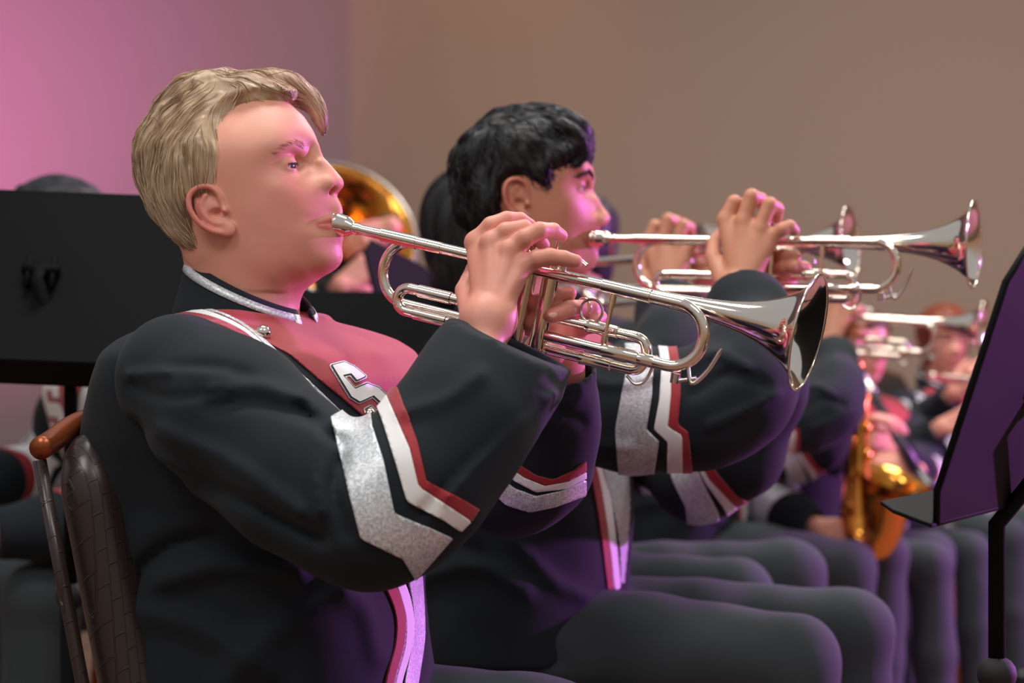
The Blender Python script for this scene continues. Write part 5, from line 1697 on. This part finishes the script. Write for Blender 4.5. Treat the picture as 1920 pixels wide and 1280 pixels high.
def figure(label, base, yaw, tall, hair, skin='skin_fair', head_yaw=0.0, head_pitch=0.0, hair_style=HAIR_SHORT, arms=(), lean=0.0, group='players in the rows behind', bib=True, feet=((.42, -.14), (.42, .14)), hair_thick=.012, shoes='shoe_black', head_off=(0, 0, 0)):
    """a seated band member. arms: (side, elbow, wrist, hand direction, back of hand, curl) in world coordinates"""
    base = np.asarray(base, float); Rz = rotz(-yaw); f, l = Rz[:, 0], Rz[:, 1]
    L = lambda x, y, z: base + Rz @ (A3(x + lean * max(z - .5, 0), y, z) * tall)
    hc = L(.015, 0, 1.165) + np.asarray(head_off, float)
    fr = Frame(hc, yaw + head_yaw, head_pitch)
    sc = tall
    S = lambda V: hc + (fr.w(V) - hc) * sc
    neck = [(fr.l(hc + (L(-.005, 0, 1.11) - L(.015, 0, 1.165)) / sc), .054), (fr.l(hc + (L(-.01, 0, 1.0) - L(.015, 0, 1.165)) / sc), .060)]
    hv = head_volume(PROFILE, .0042, neck=neck, eyes=True, lids=.3)
    HV, HQ = hv.mesh(relax=2)
    core = Vol(base + A3(-.6, -.6, .42 * tall), base + A3(.7, .6, 1.1 * tall), .013)
    T = lambda rows: [((L(0, 0, z))[2], L(x, 0, z)[0], L(x, 0, z)[1], a * tall, b * tall) for z, x, a, b in rows]
    core.loft(T([(.44, 0, .11, .15), (.6, 0, .10, .14), (.85, 0, .105, .16), (.90, 0, .085, .14), (.96, -.005, .045, .05), (1.05, -.01, .04, .04)]), yaw)
    tv = Vol(base + A3(-.62, -.62, .40 * tall), base + A3(.75, .62, 1.12 * tall), .0095)
    tv.loft(T([(.44, .01, .155, .205), (.55, .015, .165, .21), (.70, .02, .16, .205), (.82, .02, .16, .21), (.90, .012, .15, .21), (.96, .004, .125, .195), (.995, -.003, .095, .14), (1.012, -.006, .07, .08)]), yaw)
    parts_h, sleeves = [], []
    for sd, el, wr, hd, hn, curl in arms:
        sh = L(-.005, sd * .185, .945)
        el, wr = np.asarray(el, float), np.asarray(wr, float)
        tv.cone(L(-.005, sd * .06, .95), sh, .055 * tall, .066 * tall, k=.05)
        core.chain([sh, el, el * .4 + wr * .6], [.048, .04, .02], k=.02, kj=.02)
        sv = sleeve_volume([sh, (sh + el) / 2, el, el * .5 + wr * .5, wr], [.070 * tall, .072 * tall, .064 * tall, .056 * tall, .046 * tall], h=.0075, kj=.04)
        ripple(sv, .002, 13, 7)
        cut_cuff(sv, wr - unit(wr - el) * .012, wr - el, .036 * tall)
        sleeves.append((sd, sv, el, wr))
        m = .15
        hvx = Vol(wr - m, wr + m, .0030)
        small_hand(hvx, wr, hd, hn, tall * .96, curl, thumb=sd)
        hvx.cone(wr - unit(wr - el) * .05, wr, .028 * tall, .024 * tall, k=.01)
        parts_h.append(hvx.mesh(relax=2))
    ripple(tv, .003, 9, base[0] * 7)
    CV, CQ = core.mesh()
    V, Fc = join_parts((S(HV), HQ), *parts_h, (CV, CQ))
    red = np.concatenate([head_red(HV)] + [np.full(len(v), .05) for v, q in parts_h] + [np.zeros(len(CV))])
    body = mk('person', V, Fc, M[skin], None, attrs={'red': red}, origin=base)
    body.location = base; set_parent_origin(body, base)
    tag(body, label, 'person', group)
    class F2: pass
    f2 = F2(); f2.w = S
    eyes_for(f2, body, (1, 0, -.2), 'brown')
    ht = bvh(HV, HQ)
    brows(f2, HV, HQ, ht, body, M[hair], n=90, thick=.004, r=.0007, length=.012)
    hvv = hair_volume(hv, hair_style, lambda S_, Z_: hair_thick + .006 * smooth01(Z_, .04, .11), None, bump=.0035, bf=60, seed=base[0] * 3)
    XV, XQ = hvv.mesh(relax=2)
    mk('hair', S(XV), XQ, M[hair], body, attrs={'tone': np.clip(.45 + .4 * vnoise(XV * [90, 90, 20]), 0, 1)})
    TV, TQ = tv.mesh(relax=2)
    jk = mk('jacket', TV, TQ, M['black_wool'], body)
    for sd, sv, el, wr in sleeves:
        SV, SQ = sv.mesh(relax=2)
        so = mk('sleeve', SV, SQ, M['black_wool'], body)
        BV, BQ = sv.mesh(off=.0026, relax=2)
        ax = unit(wr - el); s = (BV - el) @ ax; far = np.linalg.norm(BV - el - np.outer(s, ax), axis=1)
        side = (BV - el) @ np.cross(ax, A3(0, 0, 1))
        u = s + np.abs(side) * .5
        okk = .10 - far
        for nm, a, b, mt in (('arm_band', .018, .078, 'sequin'), ('arm_stripe', .090, .112, 'white_cloth'), ('arm_stripe', .113, .130, 'red_cloth')):
            patch(nm, BV, BQ, np.minimum(np.minimum(u - a * tall, b * tall - u), okk), M[mt], so)
    if bib:
        BV, BQ = tv.mesh(off=.0022, relax=2); BV, BQ = refine(BV, tris(BQ))
        loc = (BV - base) @ Rz / tall
        fx = loc[:, 0] - .02
        a2 = np.stack([loc[:, 1], loc[:, 2]], 1)
        for nm, poly, mt, off in (('chest_panel', [(-.13, 1.03), (.13, 1.03), (.135, .93), (.07, .80), (.0, .72), (-.07, .80), (-.135, .93)], 'red_cloth', 0),):
            patch(nm, BV, BQ, np.minimum(polyf(a2, poly), fx), M[mt], jk, .0015)
        for sg in (-1, 1):
            ln = [(sg * .165, 1.0), (sg * .150, .92), (sg * .085, .79), (sg * .015, .70), (sg * .03, .60), (sg * .05, .48)]
            ln2 = [(sg * .19, .98), (sg * .172, .91), (sg * .105, .775), (sg * .04, .69), (sg * .055, .60), (sg * .075, .48)]
            patch('chest_band', BV, BQ, np.minimum(linef(a2, cubic(ln, 4), .014), fx), M['sequin'], jk, .0015)
            patch('chest_stripe', BV, BQ, np.minimum(linef(a2, cubic(ln2, 4), .007), fx), M['white_cloth'], jk, .0015)
        # block letter on the chest
        Sb = [(-.045, .935), (.045, .935), (.055, .925), (.055, .895), (.022, .895), (.022, .908), (-.022, .908), (-.022, .885), (.045, .885), (.055, .875), (.055, .815), (.045, .805), (-.045, .805), (-.055, .815), (-.055, .845), (-.022, .845), (-.022, .832), (.022, .832), (.022, .858), (-.045, .858), (-.055, .868), (-.055, .925)]
        DV, DQ = refine(BV, BQ)
        loc = (DV - base) @ Rz / tall
        q = np.stack([-loc[:, 1], loc[:, 2]], 1)
        Nn = normals(DV, DQ)
        patch('letter', DV + Nn * .0015, DQ, np.minimum(polyf(q, [(-x, z) for x, z in Sb]), loc[:, 0] - .05), M['white_cloth'], jk, .001)
    collar(body, None, yaw, L(-.008, 0, 1.062), L(-.006, 0, 1.008), (M['black_wool'], M['sequin']), axes_t=(.068 * tall, .062 * tall), axes_b=(.080 * tall, .080 * tall))
    lv = Vol(base + A3(-.75, -.75, .02), base + A3(.75, .75, .72 * tall), .011)
    lv.ell(L(.01, 0, .54), A3(.17, .17, .11) * tall)
    hips = [L(.02, sg * .09, .535) for sg in (-1, 1)]
    knees = [L(.40, y, .535) for x, y in feet]; ank = [L(x, y, .10) for x, y in feet]
    legs(lv, hips, knees, ank, .076 * tall, .062 * tall, .05 * tall)
    ripple(lv, .004, 9, base[0])
    V, Q = lv.mesh(relax=2)
    mk('trousers', V, Q, M['trouser_cloth'], body)
    for a in ank: shoe(body, a, yaw, M[shoes])
    return body


# ------------------------------------------------------------------ other instruments
def saxophone(label, pts_body, neck, bell, sc=1.0):
    """curved brass sax: body tube from neck down to the bow and up to the bell (world points)"""
    o = np.asarray(pts_body[0], float)
    root = empty('saxophone', o); tag(root, label, 'saxophone'); ORIGIN[root.name] = o
    pb = cubic(pts_body, 8); n = len(pb)
    mk('body_tube', *tube(pb, np.linspace(.0105, .030, n) * sc, 20, cap=False), M['brass'], root)
    bl = cubic(bell, 8); t = np.linspace(0, 1, len(bl))
    mk('bell', *tube(bl, (.030 + .012 * t + .026 * t ** 6) * sc, 28, cap=False), M['brass'], root)
    nk = cubic(neck, 6)
    mk('neck', *tube(nk, np.linspace(.0105, .0075, len(nk)), 14), M['brass'], root)
    mp_ = mk('mouthpiece', *tube([nk[-1], nk[-1] + (nk[-1] - nk[-3]) * 1.5, nk[-1] + unit(nk[-1] - nk[-3]) * .07], [.011, .010, .005], 12), M['ebony'], root)
    ax = unit(pb[-1] - pb[0]); side = unit(np.cross(ax, A3(0, 1, 0)))
    cam_dir = unit(A3(0, 0, CZ) - pb[n // 2])
    for i in range(9):                                  # pad cups along the body
        u = .12 + .80 * i / 8; c = pb[int(u * (n - 1))]; r = (.0105 + .0195 * u) * sc
        nrm = unit(cam_dir * .8 + side * (.6 if i % 2 else -.5)); nrm = unit(nrm - ax * (nrm @ ax))
        V, Fc = lathe([(0, .002), (.004, .009 + .006 * u), (.006, .010 + .006 * u), (.008, .009 + .006 * u), (.0085, .001)], 18, True)
        R = np.stack([nrm, ax, np.cross(nrm, ax)])
        mk('key_cup', c + nrm * (r + .002) + V @ R, Fc, M['brass'], root)
    for s in (-1, 1):
        g = pb + side * s * .012 * sc + cam_dir * np.linspace(.015, .033, n)[:, None] * sc
        mk('key_rod', *tube(g[2:-2], .0022, 8), M['brass'], root)
    return root


def clarinet(label, top, bot):
    top, bot = np.asarray(top, float), np.asarray(bot, float)
    d = unit(bot - top); L_ = np.linalg.norm(bot - top)
    l = unit(np.cross(d, A3(0, 1, 0))); u = np.cross(d, l)
    R = np.stack([d, l, u])
    root = empty('clarinet', top); tag(root, label, 'clarinet')
    f = lambda x: x * L_
    def lz(name, xr, m, par=root):
        V, Fc = lathe(xr, 20, True); return mk(name, V @ R, Fc, M[m], par)
    lz('mouthpiece', [(0, .004), (.01, .008), (f(.13), .0135)], 'pearl')
    lz('barrel', [(f(.13), .0135), (f(.135), .0155), (f(.22), .0150), (f(.225), .0135)], 'silver_satin')
    lz('body_tube', [(f(.22), .0130), (f(.55), .0135), (f(.56), .0155), (f(.58), .0155), (f(.59), .0140), (f(.86), .0150)], 'ebony')
    lz('bell', [(f(.85), .0150), (f(.87), .0175), (f(.93), .021), (f(.98), .029), (f(1), .032)], 'ebony')
    for i in range(8):
        c = d * f(.28 + .07 * i) - u * .0145 + l * (.006 if i % 2 else -.006)
        V, Fc = sphere(c, (.0075, .0075, .0075), 12, 8); mk('key', V, Fc, M['silver'], root)
    mk('key_rod', *tube([d * f(.26) - u * .016 + l * .01, d * f(.84) - u * .017 + l * .01], .0022, 8), M['silver'], root)
    return root


def flute(label, a, b):
    a, b = np.asarray(a, float), np.asarray(b, float); d = b - a; L_ = np.linalg.norm(d)
    root = empty('flute', a); tag(root, label, 'flute')
    mk('tube', *tube([d * t for t in np.linspace(0, 1, 12)], .0098, 16), M['silver'], root)
    mk('lip_plate', *sphere(d * .12 - A3(0, .004, -.006), (.014, .012, .007), 16, 8), M['silver'], root)
    for i in range(9):
        mk('key', *sphere(d * (.34 + .062 * i) + A3(0, -.007, .008), (.008, .008, .004), 12, 6), M['silver'], root)
    return root


def tuba(label, c, axis, r):
    """upright brass with a wide bell: flare, body coil, valves"""
    c = np.asarray(c, float); d = unit(axis)
    root = empty('tuba', c); tag(root, label, 'tuba')
    l = unit(np.cross(d, A3(0, 0, 1))); u = np.cross(l, d); R = np.stack([d, l, u])
    prof = [(-.62, .035), (-.50, .045), (-.40, .055), (-.30, .066), (-.20, .082), (-.12, .102), (-.06, .128), (-.025, .156), (-.008, .178), (0, .195)]
    prof = [(x * r / .195, q * r / .195) for x, q in prof]
    V, Fc = lathe(prof, 56)
    b = mk('bell', V @ R, Fc, M['brass'], root); solid(b, .002)
    V, Fc = lathe([(.004 * math.cos(t), r + .005 * math.sin(t)) for t in np.linspace(0, 2 * math.pi, 10)], 56)
    mk('bell_rim', V @ R, Fc, M['silver_satin'], b)
    e = np.array([prof[0][0], 0, 0]) @ R
    dn = A3(0, 0, -1)
    coil = [e, e - d * .10 + dn * .02, e - d * .16 + l * .10 + dn * .05, e - d * .08 + l * .22 + dn * .04, e + d * .15 + l * .24, e + d * .25 + l * .17]
    mk('body_tube', *tube(cubic(coil, 8), np.linspace(.036, .020, 41), 18), M['brass'], root)
    for i in range(3):
        p0 = e + d * (.10 + .045 * i) + l * .13
        mk('valve', *tube([p0 - u * .10, p0 + u * .07], .0155, 14), M['brass'], root)
    mk('leadpipe', *tube(cubic([e + d * .25 + l * .17, e + d * .38 + l * .20 + u * .03, e + d * .42 + l * .12 + u * .12], 8), .008, 12), M['brass'], root)
    return root

ONLY = os.environ.get('ONLY', '')
ROW = 'uniformed trumpet players in a row'
player_one()
trumpet('silver trumpet played by the fair-haired player, its bell nearest of all', P1_MOUTH, P1_BELL)
ch1 = chair('brown padded chair the fair-haired player sits on, copper top rail showing', (-.128, 2.37, 0), math.radians(15))
p2 = player_two(); P2['body'] = p2
tag(p2, 'black-haired player seated beside the fair-haired one, trumpet raised level', 'person', ROW)
t2 = trumpet('silver trumpet held level by the black-haired player, bell against the tan wall', P2_MOUTH, P2_BELL)
P3A, P3B = P(1022, 499, 3.80), P(1590, 452, 3.585)
P4A, P4B = P(1384, 577, 4.75), P(1842, 612, 4.55)
p3, t3 = another_player(p2, t2, 'long-haired trumpet player mostly hidden behind the black-haired player\'s head', 'silver trumpet with violet-lit bell between two raised hands, behind the black-haired player\'s', P3A, P3B, long_hair('hair_black'))
p4, t4 = another_player(p2, t2, 'blurred dark brown-haired trumpet player, fourth of the row, face between two raised hands', 'blurred bluish silver trumpet, fourth of the row, bell behind the music stand desk', P4A, P4B, recolour_hair('hair_brown'), .935)
# saxophone player
b5 = A3(.66, 5.15, 0)
p5 = figure('player with the brass saxophone upright before his knees, face hidden behind a trumpet', b5, math.radians(12), .86, 'hair_brown', arms=(
    (-1, P(1440, 950, 4.80), P(1535, 990, 4.72), (1, .1, -.12), (-.1, -.9, .4), (.25, .5, .6)),
    (1, P(1520, 900, 5.15), P(1590, 800, 4.9), (.9, -.3, .3), (.3, -.2, 1), (.5, 1.0, 1.3))))
saxophone('upright brass saxophone with a hand on its lower keys', [P(1611, 700, 4.78), P(1611, 780, 4.76), P(1608, 880, 4.75), P(1606, 975, 4.74)], [P(1611, 702, 4.78), P(1610, 680, 4.78), P(1602, 664, 4.80), P(1580, 662, 4.85)],
          [P(1606, 972, 4.74), P(1611, 1010, 4.73), P(1634, 1018, 4.72), P(1652, 988, 4.72), P(1662, 930, 4.72), P(1674, 896, 4.71)], 1.3)
# clarinet player facing the camera side, flute player beside
f1 = figure('blurred pink-lit player blowing a clarinet, behind the fourth trumpet and the saxophone', A3(.935, 5.75, 0), math.radians(62), .815, 'hair_brown', head_pitch=-.12, head_yaw=.05, arms=(
    (1, P(1742, 905, 5.50), P(1685, 842, 5.30), (-.75, -.2, .35), (.2, -.9, .4), (.5, .9, 1.1)),
    (-1, P(1580, 900, 5.45), P(1722, 885, 5.20), (-.6, -.1, .2), (.3, -.9, .4), (.4, .9, 1.1))))
clarinet('blurred clarinet slanting down between a player\'s hands beside the saxophone', P(1606, 688, 5.35), P(1742, 922, 5.12))
f2 = figure('auburn-haired player with a flute, head bowed against the tan wall', A3(1.235, 6.15, 0), math.radians(50), .83, 'hair_auburn', hair_style=HAIR_LONG, head_pitch=-.15, head_yaw=.45, arms=(
    (1, P(1700, 830, 5.9), P(1790, 735, 5.72), (.5, -.3, .5), (.1, -.9, .4), (.5, .9, 1.1)),
    (-1, P(1640, 880, 5.7), P(1765, 800, 5.6), (.7, -.3, .3), (.1, -.9, .4), (.5, .9, 1.1))), hair_thick=.014)
flute('blurred silver flute held out beside the auburn-haired player', P(1738, 706, 5.62), P(1835, 716, 5.35))
f0 = figure('player with dark hair turned away, just beyond the black-haired player\'s nose', A3(.155, 5.05, 0), math.radians(-70), 1.022, 'hair_black', hair_style=HAIR_LONG, arms=(
    (1, A3(-.02, 5.22, .74), A3(.08, 5.42, .66), (.6, .6, 0), (0, .3, 1), (.3, .5, .6)), (-1, A3(.42, 5.12, .74), A3(.36, 5.36, .66), (-.2, .8, 0), (0, .3, 1), (.3, .5, .6))))
# left: player behind the big stand, tuba player behind the fair-haired head
lb = figure('player in uniform seated behind the large black stand, turned away from the row', A3(-.54, 4.1, 0), math.radians(152), .98, 'hair_black', lean=.50, arms=(
    (1, A3(-.70, 3.84, .66), A3(-.92, 3.74, .64), (-1, 0, -.2), (0, -.3, 1), (.3, .5, .6)),
    (-1, A3(-.92, 4.30, .72), A3(-1.15, 4.10, .69), (-1, -.2, -.2), (0, .3, 1), (.3, .5, .6))), feet=((.44, -.12), (.44, .12)))
tb = figure('tuba player hidden behind the fair-haired head, a hand showing under the wide bell', A3(-.76, 5.75, 0), math.radians(30), .95, 'hair_brown', arms=(
    (1, P(640, 560, 5.7), P(735, 425, 5.42), (-.6, -.2, -.2), (.2, -.9, .3), (.5, .9, 1.1)),
    (-1, P(540, 600, 5.5), P(640, 535, 5.22), (.7, .1, .5), (.2, -.9, .3), (.5, .9, 1.1))))
tuba('wide brass tuba bell behind the fair-haired player\'s mouthpiece', P(640, 432, 5.35), (.35, -.80, .45), .198)
# music stands
music_stand('large black music stand whose desk back rises beside the brown chair', (-.625, 3.02, 0), P(80, 514, 3.0), (-.97, .05, .04), (-.02, .52, .80), .258, .142)
music_stand('tilted black music stand at the picture\'s right edge, violet light on its back', (.525, 2.31, 0), (.5565, 2.249, .936), (-.47, -.88, 0), (.28, -.15, .95), .25, .14)
music_stand('low black music stand before the fair-haired player\'s crimson bib', (-.40, 3.72, 0), P(640, 700, 3.7), (-.99, -.1, .0), (-.03, .45, .85), .25, .16)
music_stand('violet-lit music stand behind the trumpet\'s back curve', (-.10, 4.36, 0), P(772, 570, 4.3), (-.56, -.78, .28), (-.25, .15, .95), .125, .105)
# chairs out of copies
for p, x, y, a, lb_ in ((p2, .02, 3.1, 20, 'brown padded chair under the black-haired player'), (p3, P3A[0] - .11, 3.81, 22, 'brown padded chair under the long-haired player'), (p4, P4A[0] - .11, 4.76, 22, 'brown padded chair under the fourth player of the row'),
                        (p5, .63, 5.16, 12, 'brown padded chair under the saxophone player'), (f1, .915, 5.79, 62, 'brown padded chair under the clarinet player'), (f2, 1.23, 6.18, 50, 'brown padded chair under the flute player'),
                        (f0, .155, 5.03, -70, 'brown padded chair under the player turned away beyond the black-haired one'), (lb, -.56, 4.11, 152, 'brown padded chair under the player behind the large stand'), (tb, -.78, 5.76, 30, 'brown padded chair under the tuba player')):
    c = copy_tree(ch1); c.location = (x, y, 0); c.rotation_euler = (0, 0, math.radians(15 - a)); c['label'] = lb_
